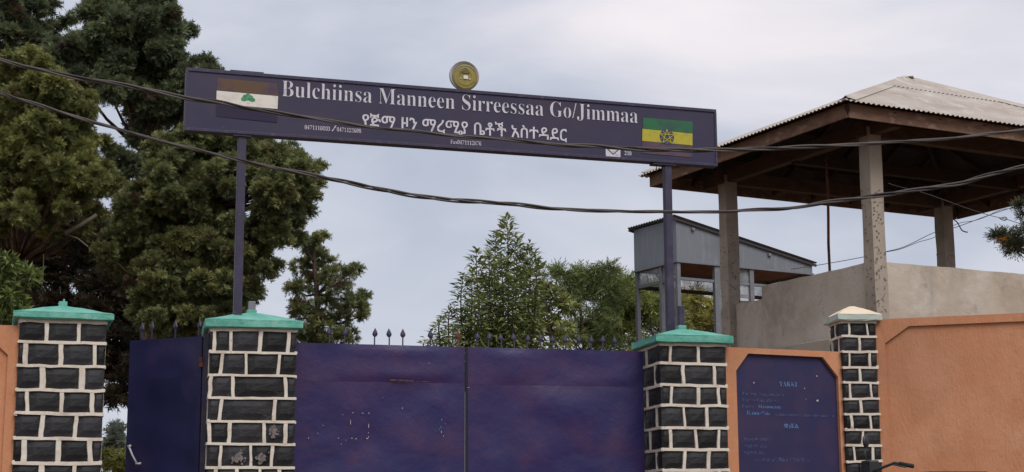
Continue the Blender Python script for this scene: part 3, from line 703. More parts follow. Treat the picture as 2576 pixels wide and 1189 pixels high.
# round emblem standing on the board
xc, zc = sloc(1171, 188.5); rad = (sloc(1208, 190)[0] - sloc(1134, 187)[0]) / 2
dm = MB(); dm.lathe([(0, .035), (rad * .97, .035), (rad, .02), (rad, -.012), (rad * .96, -.018), (rad * .80, .004), (rad * .78, .004)], 40, 'y')
dm.v = [(a + xc, b + .05, c + zc) for a, b, c in dm.v]; em = dm.build('round_emblem', M['silver'], board, smooth=False)
dm = MB(); r2_ = rad * .84
dm.lathe([(0, -.030), (r2_ * .5, -.030), (r2_ * .52, -.034), (r2_ * .70, -.034), (r2_ * .72, -.030), (r2_ * .86, -.028), (r2_ * .9, -.033), (r2_, -.026), (r2_, .0)], 40, 'y')
dm.v = [(a + xc + rad * .03, b + .05, c + zc - rad * .12) for a, b, c in dm.v]; dm.build('gold_disc', M['disc'], em)
dm = MB(); cz2 = zc + rad * .20; cx2 = xc + rad * .03
dm.prism([(cx2 + rad * a, cz2 + rad * b) for a, b in ((-.24, -.05), (-.22, .10), (-.10, .26), (0, .30), (.12, .24), (.22, .10), (.28, -.04), (.12, -.10), (-.10, -.08))][::-1], .012, .02); dm.build('tree_print', M['discdark'], em)
dm = MB(); dm.box(cx2 - rad * .14, cx2 + rad * .16, .010, .02, zc - rad * .27, zc - rad * .03); dm.build('book_print', M['flagwhite'], em)
dm = MB()
for q in (-.32, .25, .33): dm.box(cx2 + rad * (q - .03), cx2 + rad * (q + .03), .011, .02, zc - rad * .28, zc - rad * .22)
tag(dm.build('book_mark', M['cream'], em), kind='stuff')
dm = MB(); dm.bar((xc, .05, zc - rad * 1.05), (xc, .05, zt), .05, .03); dm.build('emblem_bracket', M['frame'], em)

# ------------------------------------------------------------------ concrete watchtower
def at_z(px, py, z):
    d = ray(px, py); t = (z - EYE) / d.z
    return Vector((d.x * t, d.y * t, z))
ZF = EYE + 5.25                                    # underside of the fascia
tN, tL, tF = at_z(2132, 296, ZF), at_z(1638, 471, ZF), at_z(2410, 552, ZF)
uL = (tL - tN).normalized(); LL = (tL - tN).length
uR = Vector((-uL.y, uL.x, 0)); uR = uR if uR.x > 0 else -uR
LR = (tF - tL).dot(uR)
yawT = math.atan2(uR.y, uR.x)                      # local x runs along uR, local y along uL (uL = +90 deg)
tower = empty('watchtower', (tN.x, tN.y, GZ), yawT)
tag(tower, 'raw concrete watchtower with brown timbered hipped sheet roof behind the right wall', 'watchtower')
TI = tower.matrix_basis.inverted() if False else Matrix.Rotation(-yawT, 4, 'Z') @ Matrix.Translation((-tN.x, -tN.y, -GZ))
def tw(x, y, z): return Vector((tN.x, tN.y, 0)) + uR * x + uL * y + Vector((0, 0, z))
def proj(v):
    d = v - Vector((0, 0, EYE)); k = F / d.dot(_F); return W / 2 + d.dot(CR) * k, H / 2 - d.dot(CU) * k
best = None
for i in range(30):
    for j in range(30):
        a, b = .4 + i * .035, .3 + j * .035         # insets along x and y
        e = (proj(tw(a, b, 4.9))[0] - 2196) ** 2 + (proj(tw(a, LL - b, 4.9))[0] - 1838) ** 2 + (proj(tw(LR - a, LL - b, 4.9))[0] - 2379) ** 2
        if best is None or e < best[0]: best = (e, a, b)
_, ia, ib = best
zf = ZF - GZ; cw = .215
cols = [(ia, ib), (ia, LL - ib), (LR - ia, LL - ib), (LR - ia, ib)]
zpar = None
for k in range(400):                                # parapet top from the survey at the near column
    z = 3 + k * .01
    if proj(tw(ia, ib, z))[1] <= 662: zpar = z - GZ; break
for (x, y) in cols:
    c = MB()
    def rg(z, j_=.006): return [(x + sx * cw/2 + random.uniform(-j_, j_), y + sy * cw/2 + random.uniform(-j_, j_), z) for sx, sy in ((-1,-1),(0,-1.0),(1,-1),(1,0),(1,1),(0,1),(-1,1),(-1,0))]
    b0 = 0; nz_ = 16
    for q in range(nz_ + 1): c.v += rg(zf * 1.0 * q / nz_ + (.12 if q == nz_ else 0))
    for q in range(nz_):
        for k in range(8): c.f.append((q*8 + k, q*8 + (k+1) % 8, (q+1)*8 + (k+1) % 8, (q+1)*8 + k))
    o = c.build('column', M['column'], tower)
    hk = MB(); rnd = random.Random(int(x * 100 + y * 10))
    for q in range(260):                            # hacked key marks as flat discs, their pit shade painted dark
        z = rnd.uniform(1.5, zf - .75); t_ = rnd.uniform(-.42, .42) * cw; r_ = rnd.uniform(.008, .017)
        face = q % 4
        if face in (0, 1): P_ = lambda a, b: (x + t_ + a, y - cw/2 - .0045 + (.003 if b is None else 0), 0)
        poly = [(r_ * math.cos(2*math.pi*k/5 + q), r_ * .8 * math.sin(2*math.pi*k/5 + q)) for k in range(5)]
        if face in (0, 1): hk.add([(x + t_ + a, y - cw/2 - .0075, z + b) for a, b in poly], [(0, 1, 2, 3, 4)])
        elif face == 2: hk.add([(x - cw/2 - .0075, y + t_ + a, z + b) for a, b in poly], [(0, 1, 2, 3, 4)])
        else: hk.add([(x + cw/2 + .0075, y + t_ + a, z + b) for a, b in poly], [(0, 1, 2, 3, 4)])
    tag(hk.build('pit_shade_mark', M['pit'], o), kind='stuff')
# parapet walls
def rough_wall(m, a, b, z0, z1, th, nrm, n=20, nz=8, j=.006, seed=0):
    a, b, nrm = Vector((*a, 0)), Vector((*b, 0)), Vector((*nrm, 0)); base = len(m.v)
    for side, off in ((1, 0), (-1, -th)):
        for q in range(nz + 1):
            for i in range(n + 1):
                p = a.lerp(b, i / n) + nrm * (off + side * j * fbm((i * .35 + seed, q * .5, side), 3)); z = z0 + (z1 - z0) * q / nz + (.012 * fbm((i * .3 + seed, 9, 0), 2) if q == nz else 0)
                m.v.append((p.x, p.y, z))
    S = (n + 1) * (nz + 1)
    for q in range(nz):
        for i in range(n):
            k = base + q * (n + 1) + i; m.f.append((k, k + 1, k + n + 2, k + n + 1)); m.f.append((k + S, k + S + n + 1, k + S + n + 2, k + S + 1))
    for i in range(n): k = base + nz * (n + 1) + i; m.f.append((k, k + 1, k + S + 1, k + S))
    for i in (0, n):
        for q in range(nz): k = base + q * (n + 1) + i; m.f.append((k, k + n + 1, k + n + 1 + S, k + S))
xo, yo = ia - cw/2 + .03, ib - cw/2 + .03
xe, ye = LR - ia + cw/2 - .03, LL - ib + cw/2 - .03
ystep = None
for k in range(400):
    y = ib + k * .01
    if proj(tw(xo, y, zpar + GZ))[0] <= 1916: ystep = y; break
ystep = ystep or ib + 2.2
m = MB(); rough_wall(m, (xo, ystep), (xo, yo + .02), 0, zpar, .16, (-1, 0), 16, 10, seed=1); m.build('parapet', M['concrete'], tower)
m = MB(); rough_wall(m, (xo + .10, ye), (xo + .10, ystep + .002), 0, zpar - .17, .12, (-1, 0), 8, 8, seed=2); m.build('parapet', M['concrete'], tower)
m = MB(); rough_wall(m, (xo + .165, yo), (xe, yo), 0, zpar, .16, (0, -1), 30, 10, seed=3); m.build('parapet', M['concrete'], tower)
m = MB(); rough_wall(m, (xe, yo + .165), (xe, ye), 0, zpar, .16, (1, 0), 12, 6, seed=4); m.build('parapet', M['concrete'], tower)
m = MB(); rough_wall(m, (xe - .165, ye), (xo + .17, ye), 0, zpar - .1, .16, (0, 1), 20, 6, seed=5); m.build('parapet', M['concrete'], tower)
zfl = zpar - 1.05
m = MB(); m.box(xo + .17, xe - .17, yo + .17, ye - .17, zfl - .15, zfl); m.build('floor', M['concrete'], tower)
zl0 = zl1 = None
for k in range(400):
    z = 2 + k * .01
    if zl0 is None and proj(tw(xo - .2, ib + .2, z))[1] <= 846: zl0 = z - GZ
zl0 = zl0 or 2.6
m = MB(); m.prism([(xo - .22, 0), (xo - .02, 0), (xo - .02, zl0 + .05), (xo - .22, zl0)], yo + .2, ystep + .5); m.build('plinth', M['column'], tower)
# roof
ez = zf + .20; ov = .12
apx = LR / 2; apy = LL / 2
zap = None
for k in range(600):
    z = ZF + k * .01
    if proj(tw(apx, apy, z))[1] <= 200: zap = z - GZ; break
E4 = [(-ov, -ov), (LR + ov, -ov), (LR + ov, LL + ov), (-ov, LL + ov)]
AP = Vector((apx, apy, zap))
def slope(A, B, v0, v1, lift, mat, nm='roof_sheet'):
    A, B = Vector((*A, ez)), Vector((*B, ez)); u = (B - A); L = u.length; u.normalize()
    mid = (A + B) / 2; up = (AP - mid); HT = up.length; nrm = u.cross(up.normalized()); per = .085; n = int(L / per) * 6
    m = MB(); fold = 3
    for i in range(n + 1):
        s_ = L * i / n; vm = 1 - abs(s_ / L - .5) * 2
        for q in range(fold + 1):
            v = v0 + (min(v1, vm) - v0) * q / fold
            if vm <= v0: v = v0
            # columns run straight up the slope
            p = A + u * s_ + up * v + nrm * (lift + .011 * math.sin(2 * math.pi * s_ / per))
            if vm <= v0: p = A + u * s_ + up * vm + nrm * lift
            m.v.append(tuple(p))
    for i in range(n):
        if 1 - abs((i + .5) / n - .5) * 2 <= v0: continue
        for q in range(fold): k = i * (fold + 1) + q; m.f.append((k, k + fold + 1, k + fold + 2, k + 1))
    return m.build(nm, mat, tower, smooth=True)
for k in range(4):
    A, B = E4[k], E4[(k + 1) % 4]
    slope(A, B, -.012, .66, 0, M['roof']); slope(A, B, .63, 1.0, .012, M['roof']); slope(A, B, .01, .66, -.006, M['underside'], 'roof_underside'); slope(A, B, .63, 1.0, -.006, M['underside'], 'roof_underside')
    a = Vector((*A, ez)); hcap_ = MB(); d = (AP - a); n = 14
    side1 = (Vector((*B, ez)) - a).normalized(); side2 = (Vector((*E4[k - 1], ez)) - a).normalized()
    upm1 = (AP - (a + Vector((*B, ez))) / 2).normalized(); upm2 = (AP - (a + Vector((*E4[k - 1], ez))) / 2).normalized()
    nr1 = side1.cross(upm1); nr1 = nr1 if nr1.z > 0 else -nr1; nr2 = side2.cross(upm2); nr2 = nr2 if nr2.z > 0 else -nr2
    for i in range(n + 1):
        p = a + d * (i / n) * .995; lf = .035
        e1 = p + side1 * .17 + nr1 * .016; e2 = p + side2 * .17 + nr2 * .016
        for qv in (e1, p + side1 * .05 + Vector((0, 0, lf)), p + Vector((0, 0, lf + .02)), p + side2 * .05 + Vector((0, 0, lf)), e2): hcap_.v.append(tuple(qv))
    for i in range(n):
        for q in range(4): j = i * 5 + q; hcap_.f.append((j, j + 1, j + 6, j + 5))
    hcap_.build('hip_cap', M['roof'], tower)
    # fascia board
    fb = MB(); P_, Q_ = Vector((*[(0, 0), (LR, 0), (LR, LL), (0, LL)][k], 0)), Vector((*[(0, 0), (LR, 0), (LR, LL), (0, LL)][(k + 1) % 4], 0))
    dr = (Q_ - P_).normalized(); fb.bar(P_ + dr * .016 + Vector((0, 0, zf + .095)), Q_ - dr * (.016 if k % 2 else -.016) + Vector((0, 0, zf + .095)), .03, .19)
    fb.build('fascia_board', M['timber'], tower)
    # rafters and purlins under this slope
    nr = 8 if k % 2 == 0 else 6
    for i in range(1, nr):
        t_ = i / nr; vm = 1 - abs(t_ - .5) * 2; base = P_.lerp(Q_, t_) + Vector((0, 0, ez - .09)); mid = (P_ + Q_) / 2
        topv = base + (Vector((apx, apy, zap - .13)) - (mid + Vector((0, 0, ez - .09)))) * vm * .97
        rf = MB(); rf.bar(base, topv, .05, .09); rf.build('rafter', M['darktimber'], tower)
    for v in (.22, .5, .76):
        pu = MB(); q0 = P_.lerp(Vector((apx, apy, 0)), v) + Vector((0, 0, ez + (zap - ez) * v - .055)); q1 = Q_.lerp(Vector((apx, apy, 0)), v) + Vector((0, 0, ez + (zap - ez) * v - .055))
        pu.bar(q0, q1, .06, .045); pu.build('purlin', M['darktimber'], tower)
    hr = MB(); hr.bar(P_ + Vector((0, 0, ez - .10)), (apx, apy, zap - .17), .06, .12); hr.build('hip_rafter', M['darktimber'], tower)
# tie beams on the column heads
for k in range(4):
    a, b = cols[k], cols[(k + 1) % 4]; d = Vector((b[0] - a[0], b[1] - a[1], 0)).normalized(); e = min(ia, .6) - .03
    tb = MB(); zz = zf + .09 + (.0 if k % 2 else .015); tb.bar(Vector((*a, zz)) - d * (e if k % 2 == 0 else .2), Vector((*b, zz)) + d * (e if k % 2 == 0 else .2), .14, .20); tb.build('tie_beam', M['beam'], tower)
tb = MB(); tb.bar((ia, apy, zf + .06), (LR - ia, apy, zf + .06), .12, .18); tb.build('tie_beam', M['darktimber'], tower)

# iron rod standing inside the parapet
q = None
for k in range(500):
    y = ib + k * .01; q = tw(ia + .35, y, zpar + GZ)
    if proj(q)[0] <= 2090: break
rod = MB(); pts = [Vector((q.x + .012 * math.sin(i * 1.3), q.y, zfl + GZ + (zf + .30 - zfl) * i / 8)) for i in range(9)]
rod.tube([p - Vector((q.x, q.y, zfl + GZ)) for p in pts], .021, 7)
o = rod.build('iron_rod', M['rust'], smooth=True); o.location = (q.x, q.y, zfl + GZ); tag(o, 'thin crooked rusty rod rising from behind the tower parapet to its roof', 'rod')

# ------------------------------------------------------------------ metal guard booth on stilts
bC = at(1700, 549, 30.0); zbt = bC.z
bA = at_z(1594, 579, zbt); zlo = at(1700, 657, 30.0).z
bD = at_z(2060, 686, zlo)
uA = (Vector((bA.x, bA.y, 0)) - Vector((bC.x, bC.y, 0))); LA = uA.length; uA.normalize()
uD = Vector((uA.y, -uA.x, 0)); uD = uD if uD.x > 0 else -uD
LD = (Vector((bD.x, bD.y, 0)) - Vector((bC.x, bC.y, 0))).dot(uD)
yawB = math.atan2(uD.y, uD.x)
booth = empty('guard_booth', (bC.x, bC.y, GZ), yawB)
tag(booth, 'grey sheet metal guard booth with sloping roof and window panes, on tall posts', 'guard booth')
def bw(x, y, z): return Vector((bC.x, bC.y, 0)) + uD * x + uA * y + Vector((0, 0, z))
def solve(fn, lo, hi, n, test):
    for i in range(n + 1):
        v = lo + (hi - lo) * i / n
        if test(fn(v)): return v
    return hi
bt_, bl_ = zbt - GZ, zlo - GZ
zD = solve(lambda z: proj(bw(LD, 0, z)), zlo - .3, zbt, 200, lambda p: p[1] <= 664) - GZ
def rz_(x): return bt_ + (zD - bt_) * x / LD
m = MB(); m.prism([(0, bl_), (LD, bl_), (LD, zD), (0, bt_)], 0, .03); m.build('wall_sheet', M['booth'], booth)
m = MB(); m.prism([(0, bl_), (LD, bl_), (LD, zD), (0, bt_)], LA - .03, LA); m.build('wall_sheet', M['booth'], booth)
m = MB(); m.box(.0, .03, .032, LA - .032, bl_ + .001, bt_ - .01); m.build('wall_sheet', M['booth'], booth)
m = MB(); m.box(LD - .03, LD, .032, LA - .032, bl_ + .001, zD - .01); m.build('wall_sheet', M['booth'], booth)
m = MB(); m.box(.034, LD - .034, .034, LA - .034, bl_ + .015, bl_ + .04); m.build('ceiling', M['ceiling'], booth)
m = MB()
for y in (-.012, LA + .012): m.bar((-.02, y, bl_ - .012), (LD + .02, y, bl_ - .012), .035, .03)
for x in (-.012, LD + .012): m.bar((x, .01, bl_ - .014), (x, LA - .01, bl_ - .014), .034, .03)
m.build('drip_edge', M['boothpost'], booth)
m = MB(); per = .09; n = int((LA + .16) / per) * 6; x0, x1 = -.10, LD + .08
for i in range(n + 1):
    y = -.08 + (LA + .16) * i / n
    for x in (x0, x1): m.v.append((x, y, rz_(x) + .022 + .012 * math.sin(2 * math.pi * y / per)))
for i in range(n): k = i * 2; m.f.append((k, k + 1, k + 3, k + 2))
m.build('roof_sheet', M['boothroof'], booth, smooth=True)
m = MB()
for y in (-.03, LA + .03): m.bar((x0, y, rz_(x0) - .03), (x1, y, rz_(x1) - .03), .03, .05)
m.build('roof_batten', M['boothrail'], booth)
def bx_at(px, y, z):
    return solve(lambda x: proj(bw(x, y, z)), 0, LD, 400, lambda p: p[0] >= px)
def by_at(px, x, z):
    return solve(lambda y: proj(bw(x, y, z)), 0, LA, 400, lambda p: p[0] <= px)
zmid = zlo - .6
posts = [(.04, .04, .09), (.04, LA - .04, .09), (.04, by_at(1662, 0, zmid), .11)]
for px in (1806, 1893): posts.append((bx_at(px, 0, zmid), .04, .13 if px < 1850 else .10))
posts += [(LD * .62, LA - .04, .09), (LD - .04, LA - .04, .09), (LD - .04, .04, .09)]
for x, y, w_ in posts:
    m = MB(); m.box(x - w_/2 + (.01 if x < .1 else 0), x + w_/2, y - .04, y + .04, 0, bl_ - .03); m.build('post', M['boothpost'], booth, bevel=.004)
ztr_ = solve(lambda z: proj(bw(0, LA, z)), zlo, zlo - 2, 300, lambda p: p[1] >= 724) - GZ
zr2 = solve(lambda z: proj(bw(0, 0, z)), zlo, zlo - 2, 300, lambda p: p[1] >= 699) - GZ
zfr = solve(lambda z: proj(bw(.3, LA, z)), zlo, zlo - 2, 300, lambda p: p[1] >= 727) - GZ
dk = 4.75 - GZ
ym = posts[2][1]; xm1, xm2 = posts[3][0], posts[4][0]
for y0, y1 in ((.085, ym - .045), (ym + .045, LA - .085)):
    m = MB(); m.bar((.045, y0, ztr_), (.045, y1, ztr_), .06, .06); m.build('transom', M['boothpost'], booth)
    m = MB(); m.box(.040, .046, y0, y1, ztr_ + .03, bl_ - .035); m.build('pane', M['plastic'], booth)
m = MB(); m.box(.040, .046, .085, ym - .045, dk + .02, ztr_ - .03); m.build('pane', M['plastic'], booth)
for x0, x1 in ((.095, xm1 - .07), (xm1 + .07, xm2 - .055), (xm2 + .055, LD - .09)):
    m = MB(); m.bar((x0, .045, zr2), (x1, .045, zr2), .06, .05); m.build('transom', M['boothpost'], booth)
m = MB(); m.box(xm1 + .07, xm2 - .055, .042, .047, zr2 + .026, bl_ - .035); m.build('pane', M['pane'], booth)
m = MB(); m.box(xm1 + .07, xm2 - .055, .042, .047, zr2 - .55, zr2 - .026); m.build('pane', M['plastic'], booth)
for x0, x1 in ((.095, LD * .62 - .05), (LD * .62 + .05, LD - .09)):
    m = MB(); m.bar((x0, LA - .045, zfr), (x1, LA - .045, zfr), .06, .07); m.build('rail', M['boothrail'], booth)
    m = MB(); m.box(x0, x1, LA - .048, LA - .043, zfr + .036, bl_ - .035); m.build('pane', M['plastic'], booth)
m = MB(); m.bar((.35, LA - .06, zfr + .40), (.75, LA - .06, zfr + .06), .02, .03); m.build('brace', M['boothrail'], booth)
m = MB(); m.box(.085, LD - .085, .0, LA, dk - .06, dk); m.build('deck', M['ceiling'], booth)
m = MB(); m.prism([(xm1 - .75, dk + .06), (xm1 + .1, dk + .06), (xm1 + .1, dk + .42), (xm1 - .02, dk + .40)], .03, .05); m.build('kick_sheet', M['boothrail'], booth)
m = MB()
for xx in (.35, LD * .66):
    m2 = MB(); m2.box(xx, xx + .07, -.05, -.002, rz_(xx) - .16, rz_(xx) - .10); m2.build('lamp_fitting', M['boothpost'], booth, bevel=.01)
# tripod on the booth deck
tp = at(1637, 838, 30.9); hd = at(1637, 806, 30.9).z - GZ - dk; 
tri = empty('tripod', (tp.x, tp.y, GZ + dk)); tag(tri, 'thin black tripod standing inside the metal guard booth', 'tripod')
m = MB(); m.tube([(0, 0, hd - .16), (0, 0, hd + .04)], .018, 6); m.tube([(-.02, 0, hd - .06), (.10, 0, hd - .12)], .014, 6); m.build('head', M['blackplastic'], tri)
for ax, ay in ((-.30, -.05), (.12, .18), (.14, -.2)):
    m = MB(); m.tube([(0, 0, hd - .10), (ax, ay, 0)], [.012, .010], 6); m.build('leg', M['blackplastic'], tri)

# ------------------------------------------------------------------ overhead cables
def crom(P_, n=10):
    out = []
    P_ = [P_[0] * 2 - P_[1]] + P_ + [P_[-1] * 2 - P_[-2]]
    for i in range(1, len(P_) - 2):
        a, b, c, d = P_[i-1:i+3]
        for k in range(n):
            t = k / n; out.append(.5 * ((2*b) + (c - a) * t + (2*a - 5*b + 4*c - d) * t*t + (3*b - a - 3*c + d) * t**3))
    out.append(P_[-2]); return out
def cable(label, pix, Ya, Yb, strands, rr_, sr, period, seed):
    pts = [at(px, py, Ya + (Yb - Ya) * (px / W)) for px, py in pix]
    c = crom(pts, 24); rnd = random.Random(seed)
    o0 = Vector(c[0]); root = empty('overhead_cable', o0); tag(root, label, 'cable', 'overhead cable bundles')
    for k in range(strands):
        m = MB(); ph = 2 * math.pi * k / strands; run = 0; path = []; prev = c[0]
        for i, p in enumerate(c):
            run += (p - prev).length; prev = p
            a = ph + run / period * 2 * math.pi + .9 * math.sin(run * .8 + seed); loose = 1 + .55 * math.sin(run * 1.7 + k + seed)
            path.append(p - o0 + Vector((0, math.cos(a), math.sin(a))) * rr_ * loose)
        m.tube(path, sr, 6); m.build('strand', M['cable'] if k % 2 else M['cablelight'], root, smooth=True)
up_ = [(-900, -150), (-400, 25), (0, 152), (100, 176), (200, 197), (300, 212), (400, 233), (470, 247), (548, 258), (615, 272), (709, 287), (766, 294.5), (843, 306), (909, 317), (951, 323), (1045, 331), (1100, 338), (1157, 344), (1274, 351), (1362, 360), (1421, 366), (1509, 370), (1567, 374), (1655, 377), (1802, 378), (1969, 374), (2088, 367), (2247, 358), (2366, 352), (2485, 338), (2577, 326), (2900, 274), (3400, 170)]
lo_ = [(-900, -110), (-400, 95), (0, 235), (100, 267), (200, 297), (300, 326), (400, 355), (500, 379), (625, 408), (750, 435), (859, 457), (1000, 485), (1085, 498), (1168, 506), (1276, 514), (1376, 524), (1480, 529), (1583, 533), (1691, 534), (1810, 534), (1910, 527), (1989, 524), (2068, 512), (2168, 499), (2247, 487), (2327, 475), (2406, 464), (2485, 442), (2577, 420), (2900, 345), (3400, 210)]
cable('upper twisted black cable crossing in front of the sign board', up_, 10.0, 10.6, 3, .0075, .0072, .95, 1)
cable('lower twisted black cable sagging below the sign board', lo_, 10.3, 10.9, 3, .0080, .0074, .85, 4)
def thin(label, pix, Y0, Y1, r_, name='thin_wire', group='thin wires by the watchtower'):
    n_ = len(pix); c = crom([at(px, py, Y0 + (Y1 - Y0) * i / (n_ - 1)) for i, (px, py) in enumerate(pix)], 8); o0 = c[0]
    m = MB(); m.tube([p - o0 for p in c], r_, 5); o = m.build(name, M['wire'], smooth=True); o.location = o0; tag(o, label, 'wire', group)
thin('sagging thin wire running behind the watchtower columns', [(1990, 678), (2063, 667), (2168, 648), (2228, 634), (2276, 621), (2352, 585), (2403, 573), (2488, 542), (2560, 518), (2700, 470)], 29, 30, .007)
thin('second slacker thin wire just below it between the columns', [(2228, 635), (2266, 627), (2310, 610), (2352, 597), (2405, 565), (2450, 556), (2480, 546), (2520, 528), (2576, 521), (2700, 490)], 29, 30, .006)
thin('thin wire slanting down across the front of the tower roof to the right edge', [(2235, 462), (2260, 470), (2330, 488), (2425, 522), (2488, 542), (2530, 552), (2576, 566), (2700, 600)], 19.2, 18.6, .004)
thin('short wire end dangling from the far corner of the tower roof', [(2398, 552), (2408, 560), (2414, 570), (2420, 580), (2428, 584), (2434, 585)], 25.8, 25.6, .010)
thin('knotted loop of wire hanging near the right picture edge', [(2514, 549), (2520, 553), (2528, 555), (2533, 551), (2528, 547), (2520, 549)], 18.9, 18.8, .006)

# ------------------------------------------------------------------ trees
def tri_mesh(name, V, C, mat, parent):
    """V: (n, 3, 3) triangles, C: (n, 3) colours"""
    n = len(V); me = bpy.data.meshes.new(name)
    me.vertices.add(n * 3); me.vertices.foreach_set('co', V.reshape(-1).astype(np.float32))
    me.loops.add(n * 3); me.loops.foreach_set('vertex_index', np.arange(n * 3, dtype=np.int32))
    me.polygons.add(n); me.polygons.foreach_set('loop_start', np.arange(0, n * 3, 3, dtype=np.int32)); me.polygons.foreach_set('loop_total', np.full(n, 3, dtype=np.int32))
    me.update(calc_edges=True)
    at_ = me.attributes.new('leaf_colour', 'FLOAT_COLOR', 'POINT')
    cc = np.ones((n * 3, 4), np.float32); cc[:, :3] = np.repeat(C, 3, axis=0); at_.data.foreach_set('color', cc.ravel())
    me.materials.append(mat); o = bpy.data.objects.new(name, me); return link(o, parent)
def tmpl_conifer(rg, droop=.25):
    T = [[(0, -.03, 0), (1, 0, -droop), (0, .03, 0)]]
    for x in (.10, .30, .50, .70):
        for s_ in (-1, 1):
            l = .50 * (1 - x * .5) * rg.uniform(.75, 1.25); a = rg.uniform(.55, .95); z0 = -droop * x * x
            T.append([(x - .08, 0, z0), (x + .10, 0, z0), (x + l * math.cos(a), s_ * l * math.sin(a), z0 - l * rg.uniform(-.2, .4))])
    return np.array(T)
def tmpl_leaf(rg, w=.15, fold=.05, droop=.3):
    B, Tp, Ml, Mr, Mc = (0, 0, 0), (1, 0, -droop), (.45, w, fold - droop * .15), (.45, -w, fold - droop * .15), (.5, 0, -droop * .2)
    return np.array([[B, Mc, Ml], [B, Mr, Mc], [Ml, Mc, Tp], [Mc, Mr, Tp]], float)
def tmpl_spray(rg, n=7, w=.05, droop=.35):                  # a twig with narrow leaves
    T = [[(0, -.012, 0), (.9, 0, -droop * .8), (0, .012, 0)]]
    for i in range(n):
        x = .15 + .8 * i / n; s_ = 1 if i % 2 else -1; a = rg.uniform(.3, .9); l = rg.uniform(.30, .48); z0 = -droop * x * x
        tip = (x + l * math.cos(a), s_ * l * math.sin(a), z0 - l * rg.uniform(.0, .6)); mx_, my = x + l * .4 * math.cos(a), s_ * l * .4 * math.sin(a)
        T += [[(x, 0, z0), (mx_ + w * math.sin(a), my - s_ * w * math.cos(a), z0), tip], [(x, 0, z0), tip, (mx_ - w * math.sin(a), my + s_ * w * math.cos(a), z0)]]
    return np.array(T)
def nrm_(a): return a / np.maximum(np.linalg.norm(a, axis=-1, keepdims=True), 1e-6)
def place(temps, pos, dirs, size, rg, upw=1.0):
    """instances of the templates at pos pointing along dirs; returns triangles and the index of the instance"""
    n = len(pos); X = nrm_(dirs)
    up = rg.normal(0, 1, (n, 3)) * (1.0 / upw); up[:, 2] += 1.0
    Y = nrm_(np.cross(up, X)); Z = np.cross(X, Y)
    which = rg.integers(0, len(temps), n); out = []; idx = []
    for k, t in enumerate(temps):
        s_ = np.where(which == k)[0]
        if not len(s_): continue
        p = t.reshape(-1, 3)
        v = pos[s_, None, :] + size[s_, None, None] * (p[None, :, 0:1] * X[s_, None, :] + p[None, :, 1:2] * Y[s_, None, :] + p[None, :, 2:3] * Z[s_, None, :])
        out.append(v.reshape(-1, 3, 3)); idx.append(np.repeat(s_, len(t)))
    return np.concatenate(out), np.concatenate(idx)
def crown_from_blobs(blobs, rg, temps, fsize, dens, pal, tuft_r=.42, up_bias=.6, inner=.15, upw=1.0, squash=.8):
    """blobs: (x, y, z, r, density) in metres. Tufts on each blob, fronds in each tuft; colour changes from tuft to tuft"""
    P_, D_, S_, C_ = [], [], [], []
    for (bx, by, bz, r_, dn) in blobs:
        nt = max(4, int(dens[0] * dn * (r_ / .4) ** 1.5))
        d = nrm_(rg.normal(0, 1, (nt, 3)) + np.array([0, 0, up_bias])); rad = r_ * rg.uniform(.40, .92, nt)
        tc_ = np.array([bx, by, bz]) + d * rad[:, None] * np.array([1, 1, squash])
        tone = rg.random()
        for q in range(nt):
            nf = int(dens[1] * rg.uniform(.7, 1.3)); tr_ = tuft_r * r_ ** .5 * .62 * rg.uniform(.6, 1.25)
            o = nrm_(rg.normal(0, 1, (nf, 3)) * .85 + d[q] * .8 + np.array([0, 0, .35]))
            pos = tc_[q] + o * (tr_ * rg.uniform(.1, .85, (nf, 1))) * np.array([1, 1, .50])
            dr = nrm_(o * np.array([1, 1, .6]) + d[q] * .3 + rg.normal(0, .35, (nf, 3)) + np.array([0, 0, -.10]))
            P_.append(pos); D_.append(dr); S_.append(fsize * rg.uniform(.6, 1.35, nf))
            f = np.clip(.5 * tone + .5 * rg.random() + rg.normal(0, .12, nf), 0, 1)[:, None]
            c = pal[0] * (1 - f) + pal[1] * f
            if len(pal) > 2:
                br = (rg.random(nf) < pal[3])[:, None] | (rg.random() < pal[4]); c = np.where(br, pal[2] * rg.uniform(.7, 1.2, (nf, 1)), c)
            C_.append(c * rg.uniform(.75, 1.25, (nf, 1)))
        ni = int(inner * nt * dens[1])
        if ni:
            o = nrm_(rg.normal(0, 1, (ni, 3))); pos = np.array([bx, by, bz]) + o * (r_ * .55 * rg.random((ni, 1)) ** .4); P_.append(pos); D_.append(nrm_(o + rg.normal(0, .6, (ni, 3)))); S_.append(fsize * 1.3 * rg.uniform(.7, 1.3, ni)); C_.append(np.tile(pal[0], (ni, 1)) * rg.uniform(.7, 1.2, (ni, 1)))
    P_, D_, S_, C_ = map(np.concatenate, (P_, D_, S_, C_))
    V, idx = place(temps, P_, D_, S_, rg, upw)
    return V, C_[idx]
def px_blobs(lst, Y, rg, jit=.5, twins=1, spread=1.6):
    """survey blobs (px, py, r px[, depth shift]) set out in depth round Y; twins fill the far side of the crown"""
    out = []
    for b in lst:
        dy = b[3] if len(b) > 3 else 0.0
        y = Y + dy + rg.uniform(-jit, jit); p = at(b[0], b[1], y); r_ = b[2] / F * y
        out.append((p.x, p.y, p.z, r_ * .90, 1.0 if r_ > .25 else 1.5))
        for t_ in range(twins):
            out.append((p.x + rg.uniform(-.15, .15), p.y + rg.uniform(.6, spread), p.z + rg.uniform(-.10, .25), r_ * rg.uniform(.65, .9), .55))
    return out
